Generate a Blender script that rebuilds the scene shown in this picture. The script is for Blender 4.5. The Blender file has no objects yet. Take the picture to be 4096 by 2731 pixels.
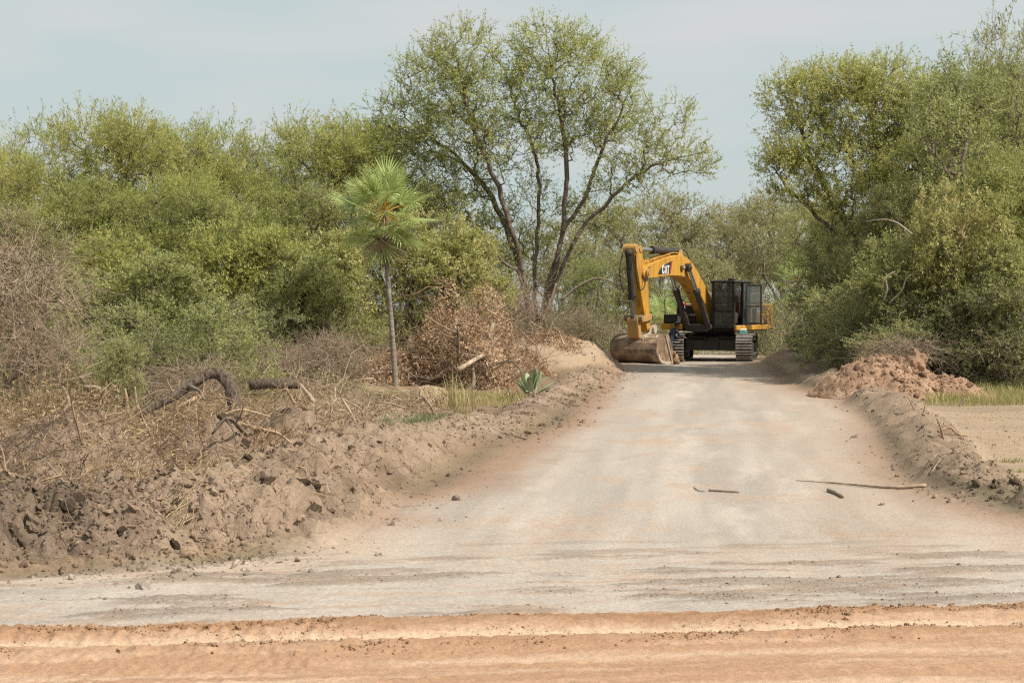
import bpy, bmesh, math, random
import numpy as np
from mathutils import Vector, Matrix

# ------------------------------------------------------------------ camera, sky, sun, exposure
SC = bpy.context.scene
COL = SC.collection
F_PX, CAM_H, HORIZON = 1706.7, 2.1, 306.0
cam_d = bpy.data.cameras.new('camera')
cam = bpy.data.objects.new('camera', cam_d)
COL.objects.link(cam)
cam.location = (0, 0, CAM_H)
cam.rotation_euler = (math.radians(90), 0, 0)
cam_d.sensor_width = 36.0
cam_d.lens = 60.0
cam_d.shift_y = -(341 - HORIZON) / 1024.0
cam_d.clip_start = 0.1
cam_d.clip_end = 3000
SC.camera = cam

SUN_EL, SUN_AZ = math.radians(50), math.radians(-26)      # azimuth measured from +X towards +Y (the far side)
world = bpy.data.worlds.new('World')
SC.world = world
world.use_nodes = True
wn, wl = world.node_tree.nodes, world.node_tree.links
wn.clear()
w_out = wn.new('ShaderNodeOutputWorld')
w_bg = wn.new('ShaderNodeBackground')
w_sky = wn.new('ShaderNodeTexSky')
w_sky.sky_type = 'NISHITA'
w_sky.sun_disc = False
w_sky.sun_elevation = SUN_EL
w_sky.sun_rotation = math.radians(90) - SUN_AZ
w_sky.air_density = 1.0
w_sky.dust_density = 4.0
w_sky.ozone_density = 1.0
w_tc = wn.new('ShaderNodeTexCoord')
w_map = wn.new('ShaderNodeMapping')
w_map.inputs['Scale'].default_value = (1.6, 1.6, 6.5)
w_no = wn.new('ShaderNodeTexNoise')
w_no.inputs['Scale'].default_value = 3.2
w_no.inputs['Detail'].default_value = 3.0
w_no.inputs['Roughness'].default_value = 0.45
w_rp = wn.new('ShaderNodeValToRGB')
w_rp.color_ramp.elements[0].position = 0.40
w_rp.color_ramp.elements[0].color = (4.40, 5.10, 5.08, 1)
w_rp.color_ramp.elements[1].position = 0.66
w_rp.color_ramp.elements[1].color = (5.22, 5.36, 5.24, 1)
w_mx = wn.new('ShaderNodeMix')
w_mx.data_type = 'RGBA'
w_mx.inputs[0].default_value = 0.86                      # a milky, hazy sky over the clear one
wl.new(w_tc.outputs['Generated'], w_map.inputs['Vector'])
wl.new(w_map.outputs['Vector'], w_no.inputs['Vector'])
wl.new(w_no.outputs['Fac'], w_rp.inputs['Fac'])
wl.new(w_sky.outputs['Color'], w_mx.inputs[6])
wl.new(w_rp.outputs['Color'], w_mx.inputs[7])
wl.new(w_mx.outputs[2], w_bg.inputs['Color'])
w_bg.inputs['Strength'].default_value = 0.122
wl.new(w_bg.outputs['Background'], w_out.inputs['Surface'])

sun_d = bpy.data.lights.new('sun', 'SUN')
sun_d.energy = 5.0
sun_d.angle = math.radians(0.6)
sun_d.color = (1.0, 0.93, 0.82)
sun = bpy.data.objects.new('sun', sun_d)
COL.objects.link(sun)
_sd = Vector((math.cos(SUN_EL) * math.cos(SUN_AZ), math.cos(SUN_EL) * math.sin(SUN_AZ), math.sin(SUN_EL)))
sun.rotation_euler = _sd.to_track_quat('Z', 'Y').to_euler()
sun.location = _sd * 80

SC.view_settings.view_transform = 'Standard'
SC.view_settings.look = 'None'
SC.view_settings.exposure = 0.14
SC.view_settings.gamma = 1.0
SC.view_settings.use_curve_mapping = False
SC.cycles.max_bounces = 5
SC.cycles.diffuse_bounces = 3
SC.cycles.glossy_bounces = 2
SC.cycles.transmission_bounces = 3
SC.cycles.transparent_max_bounces = 6
SC.cycles.use_denoising = False
SC.cycles.filter_width = 1.25
SC.cycles.use_light_tree = False
world.cycles.sampling_method = 'NONE'

rng = np.random.default_rng(11)
random.seed(5)


def W(px, py, Y):
    """a point of the place seen at pixel (px, py) of the 1024 picture, at distance Y"""
    return np.array([(px - 512) / F_PX * Y, Y, CAM_H - (py - HORIZON) / F_PX * Y])


# ------------------------------------------------------------------ noise
def _hash(ix, iy, seed):
    h = (ix.astype(np.int64) * 374761393 + iy.astype(np.int64) * 668265263 + seed * 1442695041) & 0xFFFFFFFF
    h = ((h ^ (h >> 13)) * 1274126177) & 0xFFFFFFFF
    h = h ^ (h >> 16)
    return (h & 0xFFFFFF) / float(0xFFFFFF)


def vnoise(x, y, seed=0):
    x = np.asarray(x, float); y = np.asarray(y, float)
    ix = np.floor(x); iy = np.floor(y)
    fx = x - ix; fy = y - iy
    fx = fx * fx * fx * (fx * (fx * 6 - 15) + 10); fy = fy * fy * fy * (fy * (fy * 6 - 15) + 10)
    a = _hash(ix, iy, seed); b = _hash(ix + 1, iy, seed)
    c = _hash(ix, iy + 1, seed); d = _hash(ix + 1, iy + 1, seed)
    return (a * (1 - fx) + b * fx) * (1 - fy) + (c * (1 - fx) + d * fx) * fy


def fbm(x, y, seed=0, octaves=4, gain=0.5):
    """-1 .. 1; each octave turned so that the lattice does not show"""
    s = 0.0; a = 1.0; t = 0.0
    x = np.asarray(x, float); y = np.asarray(y, float)
    for o in range(octaves):
        s = s + a * (vnoise(x, y, seed + o * 17) * 2 - 1)
        t += a; a *= gain
        x, y = 2.03 * (0.8 * x - 0.6 * y) + 3.1, 2.03 * (0.6 * x + 0.8 * y) + 7.7
    return s / t


def billow(x, y, seed=0, octaves=4, gain=0.5):
    """0 .. 1, lumpy with creases between the lumps"""
    s = 0.0; a = 1.0; t = 0.0
    x = np.asarray(x, float); y = np.asarray(y, float)
    for o in range(octaves):
        s = s + a * np.abs(vnoise(x, y, seed + o * 17) * 2 - 1)
        t += a; a *= gain
        x, y = 2.03 * (0.8 * x - 0.6 * y) + 3.1, 2.03 * (0.6 * x + 0.8 * y) + 7.7
    return s / t


def lumps(x, y, cell, seed):
    """rounded clods packed side by side, creases between them; 0 .. ~1"""
    x = x / cell; y = y / cell
    ix = np.floor(x); iy = np.floor(y)
    best = np.zeros_like(x)
    for dx in (-1, 0, 1):
        for dy in (-1, 0, 1):
            cx_, cy_ = ix + dx, iy + dy
            jx = cx_ + .15 + .7 * _hash(cx_, cy_, seed); jy = cy_ + .15 + .7 * _hash(cx_, cy_, seed + 7)
            r = .30 + .55 * _hash(cx_, cy_, seed + 13) ** 1.5
            d2 = (x - jx) ** 2 + (y - jy) ** 2
            best = np.maximum(best, np.sqrt(np.clip(r * r - d2, 0, None)))
    return best


def sstep(a, b, x):
    t = np.clip((x - a) / (b - a), 0, 1)
    return t * t * (3 - 2 * t)


# ------------------------------------------------------------------ mesh and object helpers
def mesh_from(name, V, quads=None, tris=None, attr=None, smooth=False):
    me = bpy.data.meshes.new(name)
    V = np.asarray(V, np.float32).reshape(-1, 3)
    nq = 0 if quads is None else len(quads)
    nt = 0 if tris is None else len(tris)
    me.vertices.add(len(V))
    me.vertices.foreach_set('co', V.ravel())
    loops = []
    if nq: loops.append(np.asarray(quads, np.int32).ravel())
    if nt: loops.append(np.asarray(tris, np.int32).ravel())
    lp = np.concatenate(loops)
    me.loops.add(len(lp))
    me.loops.foreach_set('vertex_index', lp)
    me.polygons.add(nq + nt)
    st = np.concatenate([np.arange(nq) * 4, nq * 4 + np.arange(nt) * 3]).astype(np.int32)
    me.polygons.foreach_set('loop_start', st)
    me.polygons.foreach_set('use_smooth', np.full(nq + nt, smooth, bool))
    for k, v in (attr or {}).items():
        v = np.asarray(v, np.float32)
        if v.ndim == 1:
            at = me.attributes.new(k, 'FLOAT', 'POINT'); at.data.foreach_set('value', v)
        else:
            at = me.attributes.new(k, 'FLOAT_COLOR', 'POINT')
            at.data.foreach_set('color', np.concatenate([v, np.ones((len(v), 1), np.float32)], 1).ravel())
    me.update(calc_edges=True)
    me.validate()
    return me


def link(name, data, mat=None, parent=None):
    o = bpy.data.objects.new(name, data)
    COL.objects.link(o)
    if mat is not None and data is not None and not data.materials:
        data.materials.append(mat)
    if parent is not None:
        o.parent = parent
    return o


def tag(o, label, cat=None, group=None, kind=None):
    o['label'] = label
    if cat: o['category'] = cat
    if group: o['group'] = group
    if kind: o['kind'] = kind
    return o


def thing(name, label, cat, loc=(0, 0, 0), rz=0.0, group=None):
    o = bpy.data.objects.new(name, None)
    COL.objects.link(o)
    o.empty_display_size = 0.2
    o.location = loc
    o.rotation_euler = (0, 0, rz)
    return tag(o, label, cat, group)


class Geo:
    """collects vertex and face arrays"""
    def __init__(s): s.V = []; s.Q = []; s.T = []; s.R = []; s.n = 0
    def add(s, V, Q=None, T=None, rnd=None):
        V = np.asarray(V, float).reshape(-1, 3)
        s.V.append(V)
        if Q is not None and len(Q): s.Q.append(np.asarray(Q) + s.n)
        if T is not None and len(T): s.T.append(np.asarray(T) + s.n)
        s.R.append(np.full(len(V), 0.5) if rnd is None else np.asarray(rnd, float))
        s.n += len(V)
    def mesh(s, name, smooth=False):
        return mesh_from(name, np.concatenate(s.V), np.concatenate(s.Q) if s.Q else None,
                         np.concatenate(s.T) if s.T else None, {'rnd': np.concatenate(s.R)}, smooth)


def nrm(v):
    return v / np.maximum(np.linalg.norm(v, axis=-1, keepdims=True), 1e-9)


def add_edges(g, P0, P1, R0, R1, k=4, rnd=None):
    """tapered k-sided sticks, all at once"""
    P0 = np.asarray(P0, float); P1 = np.asarray(P1, float)
    n = len(P0)
    if n == 0: return
    R0 = np.broadcast_to(np.asarray(R0, float), (n,)); R1 = np.broadcast_to(np.asarray(R1, float), (n,))
    d = nrm(P1 - P0)
    ref = np.where(np.abs(d[:, 2:3]) > 0.9, np.array([[1., 0, 0]]), np.array([[0, 0, 1.]]))
    a = nrm(np.cross(d, ref)); b = np.cross(d, a)
    t = np.arange(k) / k * 2 * math.pi
    ring = a[:, None, :] * np.cos(t)[None, :, None] + b[:, None, :] * np.sin(t)[None, :, None]
    V = np.stack([P0[:, None, :] + ring * R0[:, None, None], P1[:, None, :] + ring * R1[:, None, None]], 1)
    base = (np.arange(n) * 2 * k)[:, None]
    i = np.arange(k)[None, :]; j = (np.arange(k)[None, :] + 1) % k
    Q = np.stack([base + i, base + j, base + k + j, base + k + i], -1).reshape(-1, 4)
    r = rng.random(n) if rnd is None else np.broadcast_to(rnd, (n,))
    g.add(V, Q, rnd=np.repeat(r, 2 * k))


def add_leaves(g, C, D, N, L, Wd, rnd=None):
    """small three-cornered leaves: base C, direction D, width axis from N"""
    n = len(C)
    L = np.broadcast_to(np.asarray(L, float), (n,))[:, None]; Wd = np.broadcast_to(np.asarray(Wd, float), (n,))[:, None]
    D = nrm(D); S = nrm(np.cross(D, N)); U = np.cross(S, D)
    V = np.stack([C + D * L * 0.30 + S * Wd * 0.5, C + D * L * 1.02, C - D * L * .06 - S * Wd * 0.42 + U * Wd * 0.12], 1)
    T = np.arange(n * 3).reshape(n, 3)
    r = rng.random(n) if rnd is None else rnd
    g.add(V, None, T, rnd=np.repeat(r, 3))


def catmull(P, n):
    P = np.asarray(P, float)
    if len(P) < 3:
        t = np.linspace(0, 1, n)[:, None]
        return P[0] * (1 - t) + P[-1] * t
    Q = np.concatenate([[2 * P[0] - P[1]], P, [2 * P[-1] - P[-2]]])
    u = np.linspace(0, len(P) - 1 - 1e-6, n)
    i = u.astype(int); f = (u - i)[:, None]
    p0, p1, p2, p3 = Q[i], Q[i + 1], Q[i + 2], Q[i + 3]
    return 0.5 * (2 * p1 + (p2 - p0) * f + (2 * p0 - 5 * p1 + 4 * p2 - p3) * f ** 2 + (3 * p1 - p0 - 3 * p2 + p3) * f ** 3)


def add_tube(g, P, R, k=8, cap=True, rough=0.0, rnd=None):
    """one smooth tube along the points P"""
    P = np.asarray(P, float); n = len(P)
    R = np.broadcast_to(np.asarray(R, float), (n,))
    d = nrm(np.gradient(P, axis=0))
    a = np.zeros((n, 3)); ref = np.array([0, 0, 1.]) if abs(d[0, 2]) < 0.9 else np.array([1., 0, 0])
    cur = np.cross(d[0], ref)
    for i in range(n):
        cur = cur - d[i] * np.dot(cur, d[i]); cur = cur / max(np.linalg.norm(cur), 1e-9); a[i] = cur
    b = np.cross(d, a)
    t = np.arange(k) / k * 2 * math.pi
    ring = a[:, None, :] * np.cos(t)[None, :, None] + b[:, None, :] * np.sin(t)[None, :, None]
    rr = R[:, None, None] * (1 + rough * (rng.random((n, k, 1)) - 0.5))
    V = (P[:, None, :] + ring * rr).reshape(-1, 3)
    i = np.arange(n - 1)[:, None] * k; j = np.arange(k)[None, :]; j2 = (j + 1) % k
    Q = np.stack([i + j, i + j2, i + k + j2, i + k + j], -1).reshape(-1, 4)
    T = None
    if cap:
        V = np.concatenate([V, P[:1] , P[-1:]])
        jj = np.arange(k); c0 = n * k; c1 = n * k + 1; e = (n - 1) * k
        T = np.concatenate([np.stack([np.full(k, c0), (jj + 1) % k, jj], 1), np.stack([np.full(k, c1), e + jj, e + (jj + 1) % k], 1)])
    g.add(V, Q, T, rnd=np.full(len(V), rng.random() if rnd is None else rnd))


# ------------------------------------------------------------------ materials
def nodes_of(name):
    m = bpy.data.materials.new(name)
    m.use_nodes = True
    nt = m.node_tree
    return m, nt, nt.nodes, nt.links, nt.nodes['Principled BSDF'], nt.nodes['Material Output']


def spec(b, v):
    b.inputs['Specular IOR Level'].default_value = v


def leaf_mat(name, cols, trans=0.3, gloss=0.25):
    m, nt, n, l, b, out = nodes_of(name)
    at = n.new('ShaderNodeAttribute'); at.attribute_name = 'rnd'
    rp = n.new('ShaderNodeValToRGB')
    e = rp.color_ramp.elements
    while len(e) < len(cols): e.new(0.5)
    for i, c in enumerate(cols):
        e[i].position = i / (len(cols) - 1); e[i].color = (*c, 1)
    l.new(at.outputs['Fac'], rp.inputs['Fac'])
    oi = n.new('ShaderNodeObjectInfo')
    hs = n.new('ShaderNodeHueSaturation')
    mr = n.new('ShaderNodeMapRange'); mr.inputs[3].default_value = 0.494; mr.inputs[4].default_value = 0.51
    l.new(oi.outputs['Random'], mr.inputs[0]); l.new(mr.outputs[0], hs.inputs['Hue'])
    l.new(rp.outputs['Color'], hs.inputs['Color'])
    l.new(hs.outputs['Color'], b.inputs['Base Color'])
    b.inputs['Roughness'].default_value = 0.5
    spec(b, gloss)
    if trans > 0:
        tr = n.new('ShaderNodeBsdfTranslucent')
        mx = n.new('ShaderNodeMixShader'); mx.inputs[0].default_value = trans
        l.new(hs.outputs['Color'], tr.inputs['Color'])
        l.new(b.outputs[0], mx.inputs[1]); l.new(tr.outputs[0], mx.inputs[2])
        l.new(mx.outputs[0], out.inputs['Surface'])
    return m


def bark_mat(name, c0, c1, scale=6.0, bump=0.4, rings=False):
    m, nt, n, l, b, out = nodes_of(name)
    tc = n.new('ShaderNodeTexCoord')
    mp = n.new('ShaderNodeMapping'); mp.inputs['Scale'].default_value = (1, 1, 0.35) if not rings else (0.3, 0.3, 3.0)
    no = n.new('ShaderNodeTexNoise'); no.inputs['Scale'].default_value = scale; no.inputs['Detail'].default_value = 6
    rp = n.new('ShaderNodeValToRGB')
    rp.color_ramp.elements[0].position = 0.32; rp.color_ramp.elements[0].color = (*c0, 1)
    rp.color_ramp.elements[1].position = 0.68; rp.color_ramp.elements[1].color = (*c1, 1)
    at = n.new('ShaderNodeAttribute'); at.attribute_name = 'rnd'
    mr = n.new('ShaderNodeMapRange'); mr.inputs[3].default_value = 0.7; mr.inputs[4].default_value = 1.3
    mu = n.new('ShaderNodeMix'); mu.data_type = 'RGBA'; mu.blend_type = 'MULTIPLY'; mu.inputs[0].default_value = 1.0
    l.new(tc.outputs['Object'], mp.inputs['Vector']); l.new(mp.outputs[0], no.inputs['Vector'])
    l.new(no.outputs['Fac'], rp.inputs['Fac'])
    l.new(at.outputs['Fac'], mr.inputs[0])
    l.new(rp.outputs['Color'], mu.inputs[6]); l.new(mr.outputs[0], mu.inputs[7])
    l.new(mu.outputs[2], b.inputs['Base Color'])
    bp = n.new('ShaderNodeBump'); bp.inputs['Strength'].default_value = bump; bp.inputs['Distance'].default_value = 0.02
    l.new(no.outputs['Fac'], bp.inputs['Height']); l.new(bp.outputs[0], b.inputs['Normal'])
    b.inputs['Roughness'].default_value = 0.9
    spec(b, 0.15)
    return m


def soil_mat(name, flat=None, s_big=1.3, s_fine=28.0, bump=0.5, dist=0.03):
    """soil: colour from the mesh's own 'soil' attribute, or a plain pair, with grain and relief"""
    m, nt, n, l, b, out = nodes_of(name)
    tc = n.new('ShaderNodeTexCoord')
    n1 = n.new('ShaderNodeTexNoise'); n1.inputs['Scale'].default_value = s_fine; n1.inputs['Detail'].default_value = 8; n1.inputs['Roughness'].default_value = 0.7
    n2 = n.new('ShaderNodeTexNoise'); n2.inputs['Scale'].default_value = s_big; n2.inputs['Detail'].default_value = 5
    for q in (n1, n2): l.new(tc.outputs['Object'], q.inputs['Vector'])
    if flat is None:
        src = n.new('ShaderNodeAttribute'); src.attribute_name = 'soil'
        csock = src.outputs['Color']
    else:
        src = n.new('ShaderNodeMix'); src.data_type = 'RGBA'
        src.inputs[6].default_value = (*flat[0], 1); src.inputs[7].default_value = (*flat[1], 1)
        mr0 = n.new('ShaderNodeMapRange'); mr0.inputs[1].default_value = 0.35; mr0.inputs[2].default_value = 0.65
        l.new(n2.outputs['Fac'], mr0.inputs[0]); l.new(mr0.outputs[0], src.inputs[0])
        csock = src.outputs[2]
    mr = n.new('ShaderNodeMapRange'); mr.inputs[1].default_value = 0.25; mr.inputs[2].default_value = 0.75
    mr.inputs[3].default_value = 0.68; mr.inputs[4].default_value = 1.28
    l.new(n1.outputs['Fac'], mr.inputs[0])
    mu = n.new('ShaderNodeMix'); mu.data_type = 'RGBA'; mu.blend_type = 'MULTIPLY'; mu.inputs[0].default_value = 1.0
    l.new(csock, mu.inputs[6]); l.new(mr.outputs[0], mu.inputs[7])
    l.new(mu.outputs[2], b.inputs['Base Color'])
    bp = n.new('ShaderNodeBump'); bp.inputs['Strength'].default_value = bump; bp.inputs['Distance'].default_value = dist
    l.new(n1.outputs['Fac'], bp.inputs['Height']); l.new(bp.outputs[0], b.inputs['Normal'])
    b.inputs['Roughness'].default_value = 0.95
    spec(b, 0.08)
    return m


def paint_mat(name, base, dirt, amount=0.5, rough=0.45, metallic=0.0, scale=2.2, streak=True):
    """machine paint or steel with dust, stains and streaks"""
    m, nt, n, l, b, out = nodes_of(name)
    tc = n.new('ShaderNodeTexCoord')
    mp = n.new('ShaderNodeMapping'); mp.inputs['Scale'].default_value = (2.2, 2.2, 0.5) if streak else (1, 1, 1)
    n1 = n.new('ShaderNodeTexNoise'); n1.inputs['Scale'].default_value = scale; n1.inputs['Detail'].default_value = 7; n1.inputs['Roughness'].default_value = 0.65
    n2 = n.new('ShaderNodeTexNoise'); n2.inputs['Scale'].default_value = scale * 9; n2.inputs['Detail'].default_value = 5
    l.new(tc.outputs['Object'], mp.inputs['Vector']); l.new(mp.outputs[0], n1.inputs['Vector']); l.new(tc.outputs['Object'], n2.inputs['Vector'])
    ad = n.new('ShaderNodeMath'); ad.operation = 'MULTIPLY_ADD'; ad.inputs[1].default_value = 0.35
    l.new(n2.outputs['Fac'], ad.inputs[0]); l.new(n1.outputs['Fac'], ad.inputs[2])
    mr = n.new('ShaderNodeMapRange'); mr.inputs[1].default_value = 0.82 - 0.35 * amount; mr.inputs[2].default_value = 1.0 - 0.25 * amount
    mr.inputs[3].default_value = 0.06; mr.inputs[4].default_value = 0.9
    l.new(ad.outputs[0], mr.inputs[0])
    mx = n.new('ShaderNodeMix'); mx.data_type = 'RGBA'
    mx.inputs[6].default_value = (*base, 1); mx.inputs[7].default_value = (*dirt, 1)
    l.new(mr.outputs[0], mx.inputs[0]); l.new(mx.outputs[2], b.inputs['Base Color'])
    r = n.new('ShaderNodeMapRange'); r.inputs[3].default_value = rough; r.inputs[4].default_value = 0.9
    l.new(mr.outputs[0], r.inputs[0]); l.new(r.outputs[0], b.inputs['Roughness'])
    b.inputs['Metallic'].default_value = metallic
    bp = n.new('ShaderNodeBump'); bp.inputs['Strength'].default_value = 0.25; bp.inputs['Distance'].default_value = 0.008
    l.new(n2.outputs['Fac'], bp.inputs['Height']); l.new(bp.outputs[0], b.inputs['Normal'])
    spec(b, 0.35)
    return m


M = {}
M['soil'] = soil_mat('soil', None, 1.3, 30.0, .55, .026)
M['soil_rough'] = soil_mat('turned_soil', None, 1.3, 26.0, 1.0, .040)
M['clod'] = soil_mat('clod_soil', ((0.150, 0.112, 0.080), (0.245, 0.182, 0.130)), 1.6, 22, 0.8)
M['clod_pale'] = soil_mat('pale_clod_soil', ((0.20, 0.146, 0.100), (0.33, 0.243, 0.170)), 1.6, 22, 0.8)
M['clod_red'] = soil_mat('red_clod_soil', ((0.27, 0.170, 0.108), (0.37, 0.240, 0.158)), 1.6, 20, 0.8)
M['clod_orange'] = soil_mat('orange_clod_soil', ((0.30, 0.172, 0.095), (0.42, 0.265, 0.160)), 1.6, 20, 0.8)
M['acacia'] = leaf_mat('feathery_green_leaf', [(0.222, 0.248, 0.072), (0.435, 0.448, 0.132), (0.680, 0.626, 0.246)], 0.48)
M['acacia_b'] = leaf_mat('bright_feathery_leaf', [(0.209, 0.235, 0.078), (0.363, 0.390, 0.124), (0.550, 0.550, 0.234)], 0.46)
M['olive'] = leaf_mat('olive_leaf', [(0.184, 0.208, 0.071), (0.365, 0.385, 0.136), (0.636, 0.626, 0.300)], 0.42)
M['bigleaf'] = leaf_mat('big_tree_leaf', [(0.222, 0.248, 0.077), (0.457, 0.474, 0.149), (0.757, 0.745, 0.328)], 0.45)
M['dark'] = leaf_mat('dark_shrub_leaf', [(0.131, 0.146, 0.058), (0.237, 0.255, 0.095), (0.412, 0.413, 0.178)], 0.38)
M['bush'] = leaf_mat('yellow_green_leaf', [(0.228, 0.247, 0.076), (0.454, 0.445, 0.151), (0.722, 0.629, 0.362)], 0.42)
M['pale'] = leaf_mat('pale_olive_leaf', [(0.222, 0.227, 0.100), (0.403, 0.391, 0.177), (0.634, 0.578, 0.310)], 0.42)
M['dry_leaf'] = leaf_mat('dry_brown_leaf', [(0.318, 0.208, 0.115), (0.552, 0.385, 0.232), (0.764, 0.599, 0.419)], 0.25, 0.2)
M['straw'] = leaf_mat('dry_straw', [(0.190, 0.125, 0.065), (0.360, 0.255, 0.140), (0.520, 0.400, 0.240)], 0.15, 0.2)
M['grass'] = leaf_mat('green_grass_blade', [(0.212, 0.210, 0.068), (0.350, 0.318, 0.116), (0.538, 0.420, 0.253)], 0.3)
M['reed'] = leaf_mat('reed_blade', [(0.163, 0.156, 0.056), (0.284, 0.238, 0.112), (0.420, 0.303, 0.237)], 0.3)
M['lawn'] = leaf_mat('fresh_grass_blade', [(0.089, 0.135, 0.056), (0.142, 0.193, 0.081), (0.231, 0.254, 0.125)], 0.3)
M['palm'] = leaf_mat('palm_leaf', [(0.213, 0.283, 0.092), (0.384, 0.453, 0.158), (0.619, 0.679, 0.291)], 0.35, 0.4)
M['palm_dead'] = leaf_mat('dead_palm_leaf', [(0.180, 0.125, 0.070), (0.300, 0.220, 0.125), (0.430, 0.335, 0.205)], 0.2)
M['petiole'] = leaf_mat('yellow_palm_stalk', [(0.330, 0.170, 0.030), (0.480, 0.300, 0.060), (0.560, 0.400, 0.120)], 0.0)
M['agave'] = leaf_mat('grey_green_leaf', [(0.200, 0.260, 0.140), (0.270, 0.340, 0.195), (0.360, 0.420, 0.260)], 0.15)
M['bark'] = bark_mat('tree_bark', (0.085, 0.066, 0.050), (0.240, 0.192, 0.150), 8)
M['twig'] = bark_mat('grey_twig', (0.150, 0.120, 0.090), (0.330, 0.272, 0.212), 8)
M['dead_twig'] = bark_mat('dead_wood', (0.215, 0.160, 0.112), (0.450, 0.350, 0.255), 8)
M['brown_twig'] = bark_mat('brown_dead_wood', (0.150, 0.098, 0.062), (0.400, 0.280, 0.185), 8)
M['log'] = bark_mat('rough_log_bark', (0.035, 0.026, 0.020), (0.150, 0.115, 0.088), 38, 1.0)
M['split'] = bark_mat('split_wood', (0.260, 0.175, 0.105), (0.460, 0.340, 0.225), 10)
M['palm_trunk'] = bark_mat('palm_trunk_bark', (0.140, 0.115, 0.092), (0.320, 0.280, 0.235), 9, 0.7, True)
M['white_branch'] = bark_mat('pale_bare_branch', (0.20, 0.165, 0.13), (0.38, 0.325, 0.27), 9)

# ------------------------------------------------------------------ the lie of the land
XL = np.array([(-60, -60), (8, -60), (11.2, -14), (12.2, -7), (12.95, -4.2), (13.5, -3.0), (14.3, -2.0), (16, -1.62), (18, -1.5), (20, -.85), (23, -.5),
               (27.6, .1), (30, .7), (40, 1.75), (52, 2.7), (64, 3.7), (80, 5.5), (160, 14), (900, 94)], float)
XR = np.array([(-60, 60), (8, 60), (11.6, 16), (12.6, 9), (14, 6.6), (17, 5.1), (19.4, 4.85), (21.5, 5.0), (25, 5.6), (32, 6.9), (37, 7.6),
               (42.7, 7.4), (50, 8.0), (64, 9.5), (80, 11.6), (160, 20), (900, 100)], float)


def edge_l(y): return np.interp(y, XL[:, 0], XL[:, 1])
def edge_r(y): return np.interp(y, XR[:, 0], XR[:, 1])


def ridge(x, y, pts, p=1.5):
    """height of a bank along a polyline of (x, y, height, half width); highest of its stretches"""
    best = np.zeros_like(x)
    for (x0, y0, h0, w0), (x1, y1, h1, w1) in zip(pts[:-1], pts[1:]):
        dx, dy = x1 - x0, y1 - y0
        L2 = dx * dx + dy * dy
        t = np.clip(((x - x0) * dx + (y - y0) * dy) / L2, 0, 1)
        d = np.hypot(x - x0 - t * dx, y - y0 - t * dy)
        h = h0 + (h1 - h0) * t; w = w0 + (w1 - w0) * t
        q = np.clip(1 - (d / w) ** p, 0, 1)
        best = np.maximum(best, h * q * q * (3 - 2 * q) * 0.5 + h * q * 0.5)
    return best


BANK = [[(-10, 14.9, .62, 2.0), (-6, 14.75, .62, 1.8), (-4.4, 14.55, .56, 1.55), (-3.5, 14.35, .42, 1.05)],
        [(-3.5, 15.3, .42, 1.2), (-2.75, 15.5, .56, 1.35), (-2.35, 17.2, .56, 1.15), (-2.25, 19.5, .56, 1.2), (-2.0, 22.5, .50, 1.3), (-1.5, 26, .32, 1.1), (-.6, 30.5, .18, .8)],
        [(-9, 18.5, .50, 3.2), (-4.5, 18.7, .50, 2.8), (-3.3, 21.5, .56, 2.5), (-2.9, 26, .40, 2.2), (-2.2, 31, .2, 1.6)],
        [(-4.7, 17.9, .95, 1.15), (-4.5, 17.7, .95, 1.15)], [(-3.35, 18.5, .85, .85), (-3.25, 18.3, .85, .85)], [(-6.3, 18.6, .95, 1.2), (-6.0, 18.8, .95, 1.2)], [(-2.75, 21.0, .78, .8), (-2.65, 20.8, .78, .8)],
        [(-.75, 26, .22, .8), (-.1, 31, .17, .7), (.8, 37, .16, .75), (1.6, 44, .2, .8), (2.4, 51, .2, .8)]]
MOUND = [[(-1.0, 53.5, .75, 2.2), (.6, 54.2, .95, 2.2), (1.8, 55.3, 1.05, 1.9), (2.6, 57, .75, 1.2)]]
BERM = [[(8.0, 37.0, .36, .9), (7.65, 34.5, .30, .85), (7.15, 30.5, .30, .80), (6.3, 25.6, .27, .75), (5.65, 22.2, .25, .68), (5.35, 20.2, .24, .62), (5.45, 19, .22, .60), (6.1, 18.5, .24, .62), (7.4, 18.7, .24, .75), (9, 19.5, .18, .8)],
        [(5.55, 17.75, .26, .42), (6.3, 17.6, .20, .5)],
        [(10.3, 64, .45, 1.1), (9.6, 57, .50, 1.0), (8.9, 50, .52, .95), (8.35, 46, .46, .85), (8.5, 43.5, .35, .8)]]


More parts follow.
